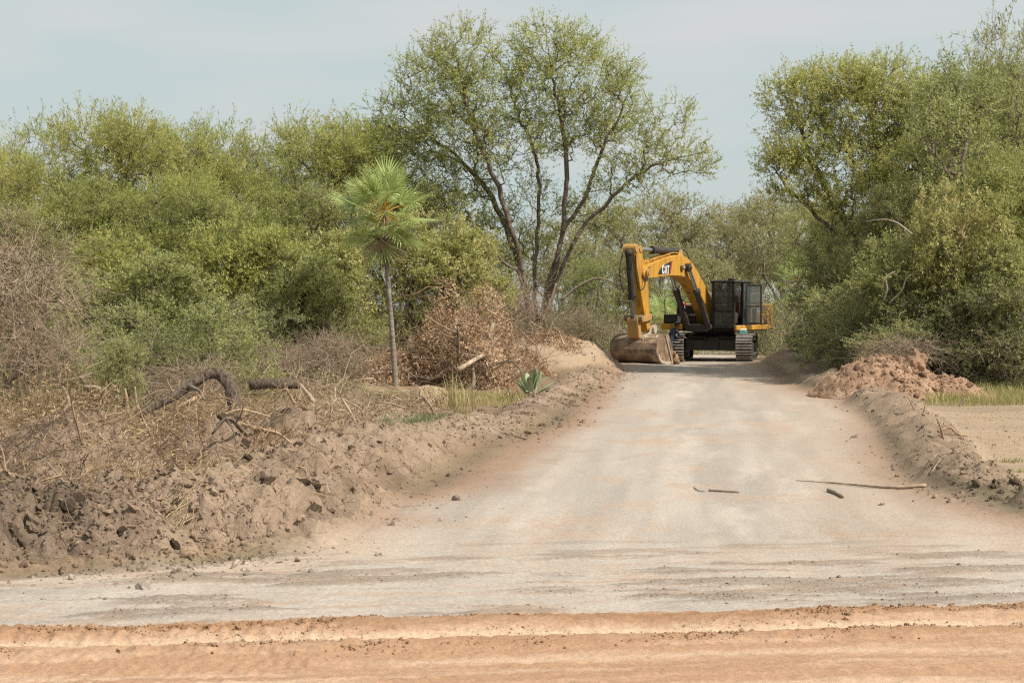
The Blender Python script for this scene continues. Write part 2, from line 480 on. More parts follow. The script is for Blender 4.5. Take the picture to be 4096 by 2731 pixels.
def heights(x, y, detail=True):
    x = np.asarray(x, float); y = np.asarray(y, float)
    bank = np.zeros_like(x)
    for r in BANK: bank = np.maximum(bank, ridge(x, y, r))
    mound = ridge(x, y, MOUND[0])
    berm = np.zeros_like(x)
    for r in BERM: berm = np.maximum(berm, ridge(x, y, r, 1.7))
    berm = berm * (.78 + .55 * fbm(x * 1.1, y * .9, 411, 3))
    el, er = edge_l(y), edge_r(y)
    ins = sstep(-0.25, 0.45, np.minimum(x - el, er - x))
    z = 0.10 * fbm(x * .25, y * .25, 5, 3) * (1 - ins) * sstep(14, 22, y)
    z = z + 0.035 * fbm(x * .35, y * .25, 8, 3) * ins
    z = z + bank + mound + berm
    z = z + 0.12 * np.exp(-((x - 4.0) ** 2 + (y - 58.9) ** 2) / 5.0)
    oe = 11.55 + 0.137 * x + 0.11 * fbm(x * 1.6, y * .8 + 3, 40, 5, .65)      # edge of the orange road
    od = oe - y
    orange = sstep(-0.03, 0.05, od) * sstep(-40, -20, y)
    # windrows and wheel ruts that run along the orange road
    rut = 0.034 * np.exp(-((od - .30) / .22) ** 2) + 0.032 * np.exp(-((od - .92) / .14) ** 2) - 0.03 * np.exp(-((od - .62) / .09) ** 2)
    rut = rut + 0.025 * np.exp(-((od - 2.0) / .25) ** 2) - 0.02 * np.exp(-((od - 1.45) / .25) ** 2)
    z = z + rut * (0.95 + 0.30 * fbm(x * 9, y * 13, 61, 3, .7)) * (od > -0.6)
    if detail:
        rough = np.clip(np.maximum(np.maximum(bank, berm), mound * .6) / .22, 0, 1)
        near = 1 / (1 + np.maximum(y - 16, 0) / 14)
        big = billow(x * 1.9, y * 1.9, 21, 5, .55)
        moist = sstep(-2.4, -3.4, x) * sstep(17, 15.2, y)
        z = z + rough * (0.30 * (big - .42)) * (0.55 + 0.45 * near)
        z = z + rough * (.13 + .06 * moist) * (billow(x * 4.6, y * 4.6, 31, 4, .62) - .42) * (0.5 + 0.5 * near)
        z = z + rough * (.035 + .02 * moist) * (billow(x * 10.5, y * 10.5, 33, 3, .6) - .4)
        m_ = np.where(rough > .02)[0]
        if len(m_):
            xm, ym = x[m_], y[m_]
            wx = xm + .06 * fbm(xm * 9, ym * 9, 301, 2); wy = ym + .06 * fbm(xm * 9, ym * 9, 302, 2)
            far = np.clip(ym / 24, 1, 3)
            lump = .080 * lumps(wx, wy, .26, 310) + np.where(ym < 34, .060 * lumps(wx, wy, .115, 320), .04 * lumps(wx, wy, .3, 321)) + np.where(ym < 22, .020 * lumps(wx, wy, .055, 330), 0)
            amt = np.clip(.45 + .9 * fbm(xm * .8, ym * .8, 340, 3) + .5 * moist[m_], .12, 1.25)
            z[m_] = z[m_] + rough[m_] * lump * amt
        # crumbs and dragged mud on the near, churned stretch of the track
        chur = ins * sstep(16.0, 13.2, y - .1 * x) * (1 - orange)
        st = fbm(x * .85, (y - .13 * x) * 3.6, 71, 5, .68)
        z = z + chur * (0.050 * np.clip(st - .08, 0, 1) + .010 * fbm(x * 5, y * 9, 72, 4, .6))
        edge = np.exp(-(np.minimum(np.abs(x - el), np.abs(x - er)) / .55) ** 2)
        z = z + edge * .05 * billow(x * 3.0, y * 3.0, 75, 4, .6) * sstep(13, 16, y)
        z = z + orange * (0.036 * fbm(x * 12, y * 17, 77, 4, .75) * (0.35 + 0.65 * np.exp(-((od - .3) / .35) ** 2) + .35 * np.exp(-((od - .95) / .2) ** 2)))
        lane = np.exp(-((od - .36) / .10) ** 2) + .8 * np.exp(-((od - 1.30) / .10) ** 2) + .8 * np.exp(-((od - 1.72) / .10) ** 2)
        bars = np.sin(x * 62 + 3 * od / .1 * .35 + 1.5 * fbm(x * 2, y * 2, 88, 2))
        z = z + orange * lane * .007 * np.clip(bars * 1.6, -1, 1) * np.clip(.55 + 1.1 * fbm(x * .9, y * .9, 89, 3), 0, 1)
        z = z + orange * .020 * fbm(x * 15, y * 19, 90, 3, .75) * np.clip(.6 + fbm(x * 1.3, y * 3, 92, 3), .15, 1.3)
        z = z + ins * (1 - orange) * 0.008 * fbm(x * 3, y * 3, 79, 4, .6)
    return z, dict(bank=bank, mound=mound, berm=berm, ins=ins, orange=orange, od=od, el=el, er=er)


def gz(x, y):
    return float(heights(np.array([x]), np.array([y]))[0][0])


def soil_colour(x, y, z, r):
    n1 = fbm(x * .9, y * .9, 101, 5, .6); n2 = fbm(x * .3, y * .3, 103, 4); n3 = fbm(x * 5, y * 5, 105, 4, .6)
    def C(a): return np.array(a)[None, :]
    def mix(a, b, t): return a + (b - a) * np.clip(t, 0, 1)[:, None]
    s = x - (r['el'] + r['er']) * .5
    s2 = x - (2.05 + .107 * (y - 21))
    # ground under the scrub: leaf litter, dull grass
    c = mix(C((.135, .105, .070)) + 0 * x[:, None], C((.205, .165, .110)), n1 * .7 + .4)
    # sandy flat right of the berm
    sand = sstep(0.2, 1.2, x - r['er']) * sstep(44, 33, y)
    c = mix(c, C((.385, .290, .205)), sand * (0.85 + .4 * n1))
    c = mix(c, C((.30, .22, .15)), sand * np.clip(n3 * 1.2 + n1 * .6, 0, .7))
    litter = sstep(-.1, .5, r['el'] - x) * sstep(62, 44, y)
    c = mix(c, C((.245, .168, .110)), litter * (.8 + .5 * n2))
    # the clay track: grey middle, tan edges, rust stains, streaks along the way
    al = fbm(s2 * 2.3, y * .16, 111, 4, .6); fine = fbm(s2 * 4, y * 1.4, 113, 5, .65)
    tr = mix(C((.345, .308, .262)) + 0 * x[:, None], C((.440, .392, .330)), al * 1.3 + .5)
    tr = mix(tr, C((.430, .305, .215)), np.clip(n1 * 1.3 + fine * .7 - .15, 0, .60))
    tr = mix(tr, C((.300, .240, .185)), np.clip(fine * 1.2 + n2 * .5 - .32, 0, .5))
    tr = mix(tr, C((.53, .475, .40)), np.clip(fbm(s2 * 1.3, y * .30, 141, 5, .6) * 1.6 - .35, 0, .6))
    tr = mix(tr, C((.345, .310, .270)), np.clip(np.exp(-((np.abs(s2 + .25) - .95) / .26) ** 2) * (.35 + .5 * al), 0, .6) * sstep(15, 20, y))
    half = (r['er'] - r['el']) * .5
    rim = sstep(.66, .98, np.abs(s) / half + .14 * n1 + .08 * n2)
    tr = mix(tr, C((.300, .202, .136)), rim * .9)
    right = sstep(.0, .8, s / half + .3 * n2) * sstep(12, 16, y)
    tr = mix(tr, C((.405, .318, .238)), right * .55)
    # pale sand drifted to the foot of the left bank and over the junction
    dist_l = x - r['el']
    pale = np.exp(-((dist_l - .35) / .75) ** 2) * sstep(17, 14.5, y)
    tr = mix(tr, C((.46, .365, .270)), pale * (.8 + .4 * n1))
    # the near churned stretch, smeared along the road
    st = fbm(x * .85, (y - .13 * x) * 3.6, 71, 5, .68); st2 = fbm(x * 1.1, (y - .13 * x) * 7, 121, 5, .68)
    near = sstep(16.2, 13.4, y - .1 * x)
    tr = mix(tr, C((.430, .380, .318)), near * np.clip(.45 + st2 * 1.2, 0, .8))
    tr = mix(tr, C((.225, .178, .135)), near * np.clip(st * 2.6 - .10, 0, .75))
    tr = mix(tr, C((.40, .280, .195)), near * np.clip(st2 * 1.5 - .25 - .5 * n2, 0, .6))
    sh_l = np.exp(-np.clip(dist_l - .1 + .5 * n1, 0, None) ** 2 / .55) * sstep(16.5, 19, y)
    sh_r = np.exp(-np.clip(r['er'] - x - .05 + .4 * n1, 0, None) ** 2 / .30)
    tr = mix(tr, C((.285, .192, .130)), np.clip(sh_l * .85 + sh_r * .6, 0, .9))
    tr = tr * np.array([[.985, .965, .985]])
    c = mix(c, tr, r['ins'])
    # turned soil
    bk = sstep(.04, .18, r['bank'] + .04 * n1)
    b = mix(C((.222, .158, .112)) + 0 * x[:, None], C((.395, .290, .212)), n1 * .9 + n3 * .6 + .45)
    b = mix(b, C((.365, .272, .195)), np.clip(sstep(-3.2, -2.2, x + .4 * n1) * (.45 + .9 * n2 + .5 * n3), 0, .75))
    moist = sstep(-2.6, -3.7, x + .5 * n1) * sstep(17, 15.2, y)
    b = mix(b, mix(C((.138, .102, .075)) + 0 * x[:, None], C((.250, .186, .137)), n3 * 1.0 + n1 * .5 + .3), moist * .85)
    c = mix(c, b, bk)
    c = mix(c, mix(C((.38, .285, .200)) + 0 * x[:, None], C((.30, .215, .145)), n1 + .3), sstep(.1, .3, r['mound']))
    c = mix(c, mix(C((.36, .268, .190)) + 0 * x[:, None], C((.225, .163, .114)), n1 * 1.1 + n3 * .6 + .35), sstep(.05, .18, r['berm'] + .04 * n1))
    o1 = fbm(x * .5, (y - .137 * x) * 5.5, 131, 5, .6)
    og = mix(C((.385, .235, .148)) + 0 * x[:, None], C((.520, .368, .262)), o1 * 1.6 + .40)
    og = mix(og, C((.300, .172, .096)), np.clip(.9 * np.exp(-((r['od'] - .25) / .26) ** 2) + .5 * np.exp(-((r['od'] - .95) / .15) ** 2) + n3 * .4 - .1, 0, .8))
    og = mix(og, C((.55, .41, .285)), np.exp(-((r['od'] - .60) / .07) ** 2) * .8)
    c = mix(c, og, r['orange'])
    return np.clip(c, .02, .8)


# one sheet of land (finer near the road junction), cut into the pieces people would name
def rows(y0, y1, f):
    r = [y0]
    while r[-1] < y1: r.append(r[-1] + f(r[-1]))
    r[-1] = y1
    return np.array(r)


def flank(x0, step, grow, lim):
    r = [x0]
    while r[-1] < lim: r.append(r[-1] + step); step *= grow
    return np.array(r[1:])


FARX = np.concatenate([-flank(12.0, .12, 1.16, 420)[::-1], np.arange(-12.0, 12.0001, .096), flank(12.0, .12, 1.16, 420)])
NEARX = np.unique(np.round(np.concatenate([FARX[(FARX < -7) | (FARX > 7)], FARX[(FARX >= -7) & (FARX <= 7)],
                  np.arange(-7, -4.4, .048), np.arange(-4.4, -1.2, .0213), np.arange(-1.2, 7.0, .048)]), 4))
FARX = np.round(FARX, 4)
SPLIT = 24.0
NEARY = np.concatenate([[-60, -20, 0, 5, 7.5], rows(8.4, 12.7, lambda y: .0034 * y), rows(12.7, 17.5, lambda y: .0235)[1:], rows(17.5, 21, lambda y: .0019 * y)[1:], rows(21, SPLIT, lambda y: .0034 * y)[1:]])
FARY = np.concatenate([rows(SPLIT, 75, lambda y: .0042 * y), rows(75, 950, lambda y: .035 * y)[1:]])


def grid(xs, ys):
    XX, YY = np.meshgrid(xs, ys)
    i_ = (np.arange(len(ys) - 1)[:, None] * len(xs) + np.arange(len(xs) - 1)[None, :]).ravel()
    return XX.ravel(), YY.ravel(), np.stack([i_, i_ + 1, i_ + len(xs) + 1, i_ + len(xs)], 1)


xa_, ya_, qa_ = grid(NEARX, NEARY)
xb_, yb_, qb_ = grid(FARX, FARY)
xf, yf = np.concatenate([xa_, xb_]), np.concatenate([ya_, yb_])
zf, reg = heights(xf, yf)
nl = len(NEARX)                                            # the seam: the last near row follows the first far row
zf[len(xa_) - nl:len(xa_)] = np.interp(NEARX, FARX, zf[len(xa_):len(xa_) + len(FARX)])
cf = soil_colour(xf, yf, zf, reg)
Vg = np.stack([xf, yf, zf], 1)
Qg = np.concatenate([qa_, qb_ + len(xa_)])
fc = lambda a: a[Qg].mean(1)
f_or = fc(reg['orange']) > .5
f_tr = (fc(reg['ins']) > .5) & ~f_or
f_bk = (fc(reg['bank']) > .09) & ~f_or & ~f_tr
f_mo = (fc(reg['mound']) > .12) & ~f_or & ~f_tr & ~f_bk
f_be = (fc(reg['berm']) > .07) & ~f_or & ~f_tr & ~f_bk & ~f_mo
f_gr = ~(f_or | f_tr | f_bk | f_mo | f_be)


def land(name, mask, label):
    q = Qg[mask]
    u, inv = np.unique(q, return_inverse=True)
    me = mesh_from(name, Vg[u], inv.reshape(-1, 4), None, {'soil': cf[u]}, True)
    return tag(link(name, me, M['soil_rough' if name in ('soil_bank', 'soil_berm') else 'soil']), label, None, None, 'structure')


land('ground', f_gr, 'litter strewn ground under and beside the scrub')
land('dirt_road', f_or, 'orange dirt road with windrows along the bottom of the picture')
land('clay_track', f_tr, 'pale grey clay track leading up to the excavator')
bank_o = land('soil_bank', f_bk, 'turned brown soil bank along the left of the track')
land('soil_mound', f_mo, 'pale soil mound beside the dry brush near the bucket')
berm_o = land('soil_berm', f_be, 'low soil berm along the right of the track')


# ------------------------------------------------------------------ clods of soil
def clod_mesh(name, sub, seed, amp=.3):
    bm = bmesh.new()
    bmesh.ops.create_icosphere(bm, subdivisions=sub, radius=1.0)
    V = np.array([v.co[:] for v in bm.verts])
    T = np.array([[v.index for v in f.verts] for f in bm.faces])
    bm.free()
    d = 1 + amp * (fbm(V[:, 0] * 1.7 + V[:, 2] * 1.1, V[:, 1] * 1.7 - V[:, 2] * .9, seed, 3) * 1.6) + amp * .55 * (billow(V[:, 0] * 3.4 + V[:, 2] * 2.1, V[:, 1] * 3.4 + V[:, 2] * 1.3, seed + 3, 3, .7) - .4)
    V = V * d[:, None] * np.array([1.0, .85, .72])
    return V, T


CL0 = [clod_mesh('c', 1, s, .5) for s in range(6)]
CL1 = [clod_mesh('c', 2, s + 9, .55) for s in range(6)]
CL2 = [clod_mesh('c', 3, s + 20, .45) for s in range(6)]


def rot_rand(n):
    q = nrm(rng.normal(size=(n, 4)))
    w, x, y, z = q.T
    return np.stack([np.stack([1 - 2 * (y * y + z * z), 2 * (x * y - z * w), 2 * (x * z + y * w)], -1),
                     np.stack([2 * (x * y + z * w), 1 - 2 * (x * x + z * z), 2 * (y * z - x * w)], -1),
                     np.stack([2 * (x * z - y * w), 2 * (y * z + x * w), 1 - 2 * (x * x + y * y)], -1)], -2)


def scatter_clods(name, X, Y, S, mat, label, hz=None, lib=CL1, sink=.45):
    g = Geo()
    Z = (heights(X, Y)[0] if hz is None else hz(X, Y)) + S * (.35 - sink)
    R = rot_rand(len(X)); cols = []
    z_, rg_ = heights(X, Y)
    C_ = soil_colour(X, Y, z_, rg_)
    libs = list(CL0) + list(CL1)
    which = np.where(S < .034, rng.integers(0, len(CL0), len(X)), len(CL0) + rng.integers(0, len(CL1), len(X)))
    for i, (V, T) in enumerate(libs):
        s = np.where(which == i)[0]
        if not len(s): continue
        P = np.einsum('nij,nvj->nvi', R[s], V[None] * rng.uniform(.55, 1.2, (len(s), 1, 3))) * S[s][:, None, None] + np.stack([X[s], Y[s], Z[s]], 1)[:, None, :]
        F = T[None] + (np.arange(len(s)) * len(V))[:, None, None]
        g.add(P, None, F.reshape(-1, 3), rnd=np.repeat(rng.random(len(s)), len(V)))
        cols.append(np.repeat(C_[s] * rng.uniform(.62, 1.08, (len(s), 1)), len(V), 0))
    me = mesh_from(name, np.concatenate(g.V), None, np.concatenate(g.T), {'soil': np.concatenate(cols)}, False)
    o = link(name, me, M['soil'] if hz is None else mat)
    return tag(o, label, None, None, 'stuff')


def along(pts, n, spread):
    pts = np.array(pts); i = rng.integers(0, len(pts) - 1, n); t = rng.random(n)[:, None]
    p = pts[i] * (1 - t) + pts[i + 1] * t
    return p[:, 0] + rng.normal(size=n) * p[:, 3] * spread, p[:, 1] + rng.normal(size=n) * p[:, 3] * spread


def sizes(n, lo, hi, p=2.5):
    return lo * (1 - rng.random(n) * (1 - (lo / hi) ** p)) ** (-1 / p)


xa, ya = along(BANK[0][1:] + [(-2.6, 14.2, .5, 1.)], 4200, .55)
scatter_clods('soil_clods', xa, ya, sizes(4200, .012, .085, 2.2), M['clod'], 'dark crumbly clods over the front of the left soil bank')
xb, yb = along(BANK[1], 4200, .55)
scatter_clods('soil_crumbs', xb, yb, sizes(4200, .011, .07, 2.3), M['clod_pale'], 'brown crumbs of soil along the bank beside the track')
xb, yb = along(BANK[-1] + [(2.9, 56, .2, .8)], 2600, .8)
scatter_clods('soil_crumbs', xb, yb, sizes(2600, .018, .09), M['clod_pale'], 'scattered soil crumbs along the far left edge of the track')
xb, yb = along(BERM[0], 2600, .55)
scatter_clods('soil_crumbs', xb, yb, sizes(2600, .011, .065), M['clod_pale'], 'soil crumbs over the low berm on the right')
xb, yb = along([(6.3, 18.3, .3, .7), (5.2, 18.6, .3, .7)], 260, .6)
scatter_clods('soil_clods', xb, yb, sizes(260, .02, .10), M['clod'], 'dark clods at the near end of the right berm')
def streaky(n, fy, seed, thr, fx=.55, sc=4.2):
    X = rng.uniform(-4.6, 5.4, n * 12); Y = fy(X)
    v = fbm(X * fx, (Y - .13 * X) * sc, seed, 5, .62) + .25 * fbm(X * 2.5, Y * 6, seed + 5, 3)
    k_ = np.where(v > thr)[0][:n]
    return X[k_], Y[k_]
xb, yb = streaky(5000, lambda X: 11.55 + .137 * X - np.abs(rng.normal(size=len(X))) * .30 - .03, 77, .05, 1.5, 4)
scatter_clods('soil_crumbs', xb, yb, sizes(len(xb), .004, .028, 2.2), M['clod_orange'], 'orange crumbs on the first windrow of the orange road')
xb, yb = streaky(2600, lambda X: 11.55 + .137 * X - .93 + rng.normal(size=len(X)) * .10, 78, .0, 1.5, 4)
scatter_clods('soil_crumbs', xb, yb, sizes(len(xb), .005, .022), M['clod_orange'], 'orange crumbs along the second windrow of the orange road')
xb, yb = streaky(2400, lambda X: 11.75 + .137 * X + np.abs(rng.normal(size=len(X))) * 1.1, 71, .16, .85, 3.6)
scatter_clods('mud_crumbs', xb, yb, sizes(len(xb), .004, .020), M['clod'], 'small grey mud crumbs dragged over the near track')
n = 420
yb = rng.uniform(17, 60, n); s_ = rng.random(n)
xb = np.where(rng.random(n) < .5, edge_l(yb) + np.abs(rng.normal(size=n)) * .5 - .1, edge_r(yb) - np.abs(rng.normal(size=n)) * .5 + .1)
scatter_clods('soil_crumbs', xb, yb, sizes(n, .012, .05), M['clod_pale'], 'loose crumbs along both edges of the clay track')

n = 500
yb = rng.uniform(17.5, 36, n); xb = edge_r(yb) + 1.0 + np.abs(rng.normal(size=n)) * 1.6
scatter_clods('soil_crumbs', xb, yb, sizes(n, .010, .05), M['clod_pale'], 'loose crumbs on the sandy flat right of the berm')

# the biggest clods can be told apart: pieces of the bank and of the berm
big_me = []
for i, (V, T) in enumerate(CL2):
    me = mesh_from('soil_clod', V, None, T, {'rnd': np.full(len(V), .5)}, True)
    big_me.append(me)
def big_clods(parent, n, pts, lo, hi, mats, spread=.45):
    X, Y = along(pts, n, spread)
    S = sizes(n, lo, hi, 2.0)
    r_ = heights(X, Y)[1]; k_ = np.maximum(r_['bank'], r_['berm']) > .10      # only where soil is heaped
    X, Y, S = X[k_], Y[k_], S[k_]; n = len(X)
    Z = heights(X, Y)[0] - S * .22
    for i in range(n):
        o = link('soil_clod', big_me[i % len(big_me)], None, parent)
        if not o.data.materials: o.data.materials.append(mats[0])
        o.material_slots[0].link = 'OBJECT'
        o.material_slots[0].material = mats[i % len(mats)]
        o.location = (X[i], Y[i], Z[i]); o.scale = tuple(S[i] * rng.uniform(.65, 1.25, 3))
        o.rotation_euler = tuple(rng.random(3) * 6.28)
M['lump'] = soil_mat('lump_soil', ((0.125, 0.093, 0.067), (0.205, 0.152, 0.110)), 1.0, 5.0, 1.0, .12)
M['lump_pale'] = soil_mat('pale_lump_soil', ((0.165, 0.115, 0.078), (0.275, 0.198, 0.138)), 1.0, 5.0, 1.0, .12)
M['lump_red'] = soil_mat('red_lump_soil', ((0.27, 0.170, 0.108), (0.37, 0.240, 0.158)), 1.0, 5.0, 1.0, .12)
big_clods(bank_o, 40, [(-6, 14.3, .8, 1.9), (-4.4, 14.1, .75, 1.6), (-3.2, 14.0, .6, 1.1)], .05, .12, [M['lump']])
big_clods(bank_o, 40, BANK[1][:5], .04, .10, [M['lump_pale'], M['lump_pale'], M['lump']])
big_clods(berm_o, 40, [(5.3, 18.9, .3, .6), (6.5, 18.4, .3, .7)], .04, .085, [M['lump_pale'], M['lump']])


# ------------------------------------------------------------------ trees and shrubs
def span(P, base_n, parent, path, bf):
    """greedy spanning tree with a pull towards short paths from the root; nodes 0..base_n-1 are given"""
    n = len(P)
    parent = np.concatenate([parent, np.full(n - base_n, -1)]).astype(int)
    path = np.concatenate([path, np.zeros(n - base_n)])
    op = np.arange(base_n, n)
    D = np.linalg.norm(P[op][:, None, :] - P[None, :base_n, :], axis=2) + bf * path[None, :base_n]
    bi = D.argmin(1); bc = D[np.arange(len(op)), bi]
    alive = np.ones(len(op), bool)
    order = list(range(base_n))
    Pop = P[op]
    for _ in range(len(op)):
        i = int(np.argmin(np.where(alive, bc, 1e9)))
        alive[i] = False
        v = op[i]; p = bi[i]
        parent[v] = p
        path[v] = path[p] + np.linalg.norm(P[v] - P[p])
        order.append(v)
        c = np.linalg.norm(Pop - P[v], axis=1) + bf * path[v]
        up = c < bc
        bc = np.where(up, c, bc); bi = np.where(up, v, bi)
    return parent, order


def ellipsoid(c, r, n, shell=.35):
    d = nrm(rng.normal(size=(n, 3)))
    q = (shell + (1 - shell) * rng.random(n)) ** .6
    return np.array(c) + d * q[:, None] * np.array(r)


def tree_meshes(name, stems, lobes, r_base, leaf, r_tip=.006, bf=.35, twigs=3, twig_len=.45, up=.35, droop=0., nleaf=12,
                leaf_l=.08, leaf_w=.035, feather=False, tw_r=.004, wob=.10, k=5, twig_keep=.5, fluff=.35):
    """stems: list of polylines (first point on the ground); lobes: (centre, radii, number of nodes)"""
    P = []; parent = []; path = []
    for s in stems:
        L = np.linalg.norm(np.diff(np.array(s), axis=0), axis=1).sum()
        q = catmull(s, max(4, int(L / .35)))
        q[1:-1] += rng.normal(size=(len(q) - 2, 3)) * .03
        for i in range(len(q)):
            parent.append(-1 if i == 0 else len(P) - 1)
            path.append(0 if i == 0 else path[-1] + float(np.linalg.norm(q[i] - q[i - 1])))
            P.append(q[i])
    nb = len(P)
    cen = []; pts = []
    for c, r, m in lobes:
        e = ellipsoid(c, r, m)
        pts.append(e); cen.append(np.repeat([c], m, 0))
    pts = np.concatenate(pts); cen = np.concatenate(cen)
    P = np.concatenate([np.array(P), pts])
    parent, order = span(P, nb, np.array(parent), np.array(path), bf)
    n = len(P)
    w = np.zeros(n); ch = np.zeros(n, int)
    for v in order:
        if parent[v] >= 0: ch[parent[v]] += 1
    w[(ch == 0)] = 1
    for v in reversed(order):
        if parent[v] >= 0: w[parent[v]] += w[v]
    w = np.maximum(w, 1)
    roots = w[parent < 0].max()
    ex = math.log(r_base / r_tip) / math.log(max(roots, 2))
    R = r_tip * w ** ex
    child = np.where(parent >= 0)[0]
    A = P[parent[child]]; B = P[child]
    ra = np.minimum(R[parent[child]], R[child] * 1.6); rb = R[child]
    L = np.linalg.norm(B - A, axis=1)
    m1 = A + (B - A) * .36 + rng.normal(size=A.shape) * (L * wob)[:, None] * np.where(child >= nb, 1, .2)[:, None]
    m2 = A + (B - A) * .70 + rng.normal(size=A.shape) * (L * wob)[:, None] * np.where(child >= nb, 1, .2)[:, None]
    g = Geo()
    for (a, b, t0, t1) in ((A, m1, 0, .36), (m1, m2, .36, .7), (m2, B, .7, 1)):
        r0 = ra + (rb - ra) * t0; r1 = ra + (rb - ra) * t1
        thick = r0 > .03
        add_edges(g, a[thick], b[thick], r0[thick], r1[thick], 7, .5)
        add_edges(g, a[~thick], b[~thick], r0[~thick], r1[~thick], 4 if k > 3 else 3, .5)
    # twigs out of every crown node, leaves along them
    C = P[nb:]
    T0 = np.repeat(C, twigs, 0); CC = np.repeat(cen, twigs, 0)
    nt = len(T0)
    out = nrm(T0 - CC)
    d = nrm(out * .7 + rng.normal(size=(nt, 3)) * .65 + np.array([0, 0, up]))
    ln = twig_len * (.5 + .9 * rng.random(nt))
    T1 = T0 + d * (ln * .55)[:, None]
    d2 = nrm(d + rng.normal(size=(nt, 3)) * fluff + np.array([0, 0, up * .4 - droop]))
    T2 = T1 + d2 * (ln * .5)[:, None]
    keep = rng.random(nt) < twig_keep
    add_edges(g, T0[keep], T1[keep], tw_r, tw_r * .8, 3, .6); add_edges(g, T1[keep], T2[keep], tw_r * .8, tw_r * .5, 3, .6)
    bme = g.mesh(name + '_branches', True)
    if leaf is None: return bme, None
    gl = Geo()
    m = nleaf
    t = rng.random((nt, m)) ** .75
    pos = np.where((t < .55)[..., None], T0[:, None] + (T1 - T0)[:, None] * (t / .55)[..., None], T1[:, None] + (T2 - T1)[:, None] * ((t - .55) / .45)[..., None])
    pos = pos.reshape(-1, 3) + rng.normal(size=(nt * m, 3)) * (.02 if not feather else .035)
    dd = np.repeat(d2, m, 0) * (.5 if not feather else .8) + rng.normal(size=(nt * m, 3)) * (.7 if not feather else .6) + np.array([0, 0, .1 - droop])
    N = rng.normal(size=(nt * m, 3)) * .6 + np.array([0, 0, 1.0])
    # each twig has its own tone, each leaf a little of its own
    tone = np.repeat(np.repeat(rng.random(len(C)), twigs) * .5 + .25 * rng.random(nt), m) + .25 * rng.random(nt * m)
    add_leaves(gl, pos, dd, N, leaf_l * (.6 + .8 * rng.random(nt * m)), leaf_w * (.7 + .6 * rng.random(nt * m)), tone)
    return bme, gl.mesh(name + '_leaves', False)


def ring_lobes(c, R, h, n_l, r, m, seed):
    """a rounded crown of n_l lobes of nodes round c"""
    q = np.random.default_rng(seed)
    out = []
    for i in range(n_l):
        a = i / n_l * 6.283 * 2.4 + q.random(); e = q.uniform(-.5, 1.0)
        rr = R * math.cos(e * 1.1) * q.uniform(.55, .95)
        out.append(((c[0] + rr * math.cos(a), c[1] + rr * math.sin(a), c[2] + h * math.sin(e * 1.3)), (r * q.uniform(.8, 1.25), r * q.uniform(.8, 1.25), r * q.uniform(.6, .95)), m))
    return out


def fork(h, n, spread, seed, lean=0.):
    q = np.random.default_rng(seed)
    S = []
    for i in range(n):
        a = i / n * 6.283 + q.random() * 1.2
        x, y = math.cos(a) * spread, math.sin(a) * spread
        S.append([(x * .05, y * .05, 0), (x * .2 + q.normal() * .05, y * .2, h * .35), (x * .55 + q.normal() * .12, y * .55, h * .7), (x, y, h)])
    return S


KIND = {}
def kind(key, mat, bark, H, **kw):
    b, l = tree_meshes(key, **kw)
    b.materials.append(M[bark])
    if l is not None: l.materials.append(M[mat])
    KIND[key] = (b, l, H)

# feathery thorn trees, ~7.5 m
for i, key in enumerate(('feather_a', 'feather_b', 'feather_c')):
    kind(key, 'acacia', 'bark', 7.4, stems=fork(3.6, 3, .9, i), lobes=ring_lobes((0, 0, 5.0), 1.9, 1.7, 11, .95, 42, 40 + i) + [((0, 0, 3.2), (2.0, 2.0, 1.6), 90)],
         r_base=.13, leaf=True, twigs=4, twig_len=.62, up=.65, nleaf=15, leaf_l=.115, leaf_w=.030, feather=True, fluff=.5)
# bright dense thorn tree
kind('bright', 'acacia_b', 'bark', 6.0, stems=fork(2.6, 3, .8, 9), lobes=ring_lobes((0, 0, 3.9), 1.7, 1.6, 11, .95, 48, 55) + [((0, 0, 2.2), (1.9, 1.9, 1.6), 110)],
     r_base=.10, leaf=True, twigs=4, twig_len=.5, up=.3, nleaf=17, leaf_l=.105, leaf_w=.034, feather=True, fluff=.4)
# olive small-leaved trees
for i, key in enumerate(('olive_a', 'olive_b')):
    kind(key, 'olive', 'bark', 7.0, stems=fork(3.2, 4, 1.0, 20 + i), lobes=ring_lobes((0, 0, 4.6), 1.9, 1.6, 12, .9, 44, 60 + i) + [((0, 0, 2.8), (2.0, 2.0, 1.7), 110)],
         r_base=.12, leaf=True, twigs=4, twig_len=.48, up=.3, nleaf=13, leaf_l=.075, leaf_w=.040)
# pale trees far behind
for i, key in enumerate(('pale_a', 'pale_b')):
    kind(key, 'pale', 'twig', 8.0, stems=fork(3.4, 4, 1.2, 30 + i), lobes=ring_lobes((0, 0, 5.2), 2.4, 1.9, 13, 1.15, 38, 70 + i) + [((0, 0, 3.0), (2.6, 2.6, 2.2), 150)],
         r_base=.13, leaf=True, twigs=4, twig_len=.6, up=.3, nleaf=13, leaf_l=.10, leaf_w=.055)
# dark undergrowth shrubs, leafy to the ground
for i, key in enumerate(('shrub_a', 'shrub_b')):
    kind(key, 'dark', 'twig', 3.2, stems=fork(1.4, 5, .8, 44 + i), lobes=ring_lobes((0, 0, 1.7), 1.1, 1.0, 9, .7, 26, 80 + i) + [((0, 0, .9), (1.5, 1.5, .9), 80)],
         r_base=.05, leaf=True, twigs=4, twig_len=.38, up=.1, nleaf=10, leaf_l=.075, leaf_w=.042, wob=.16)
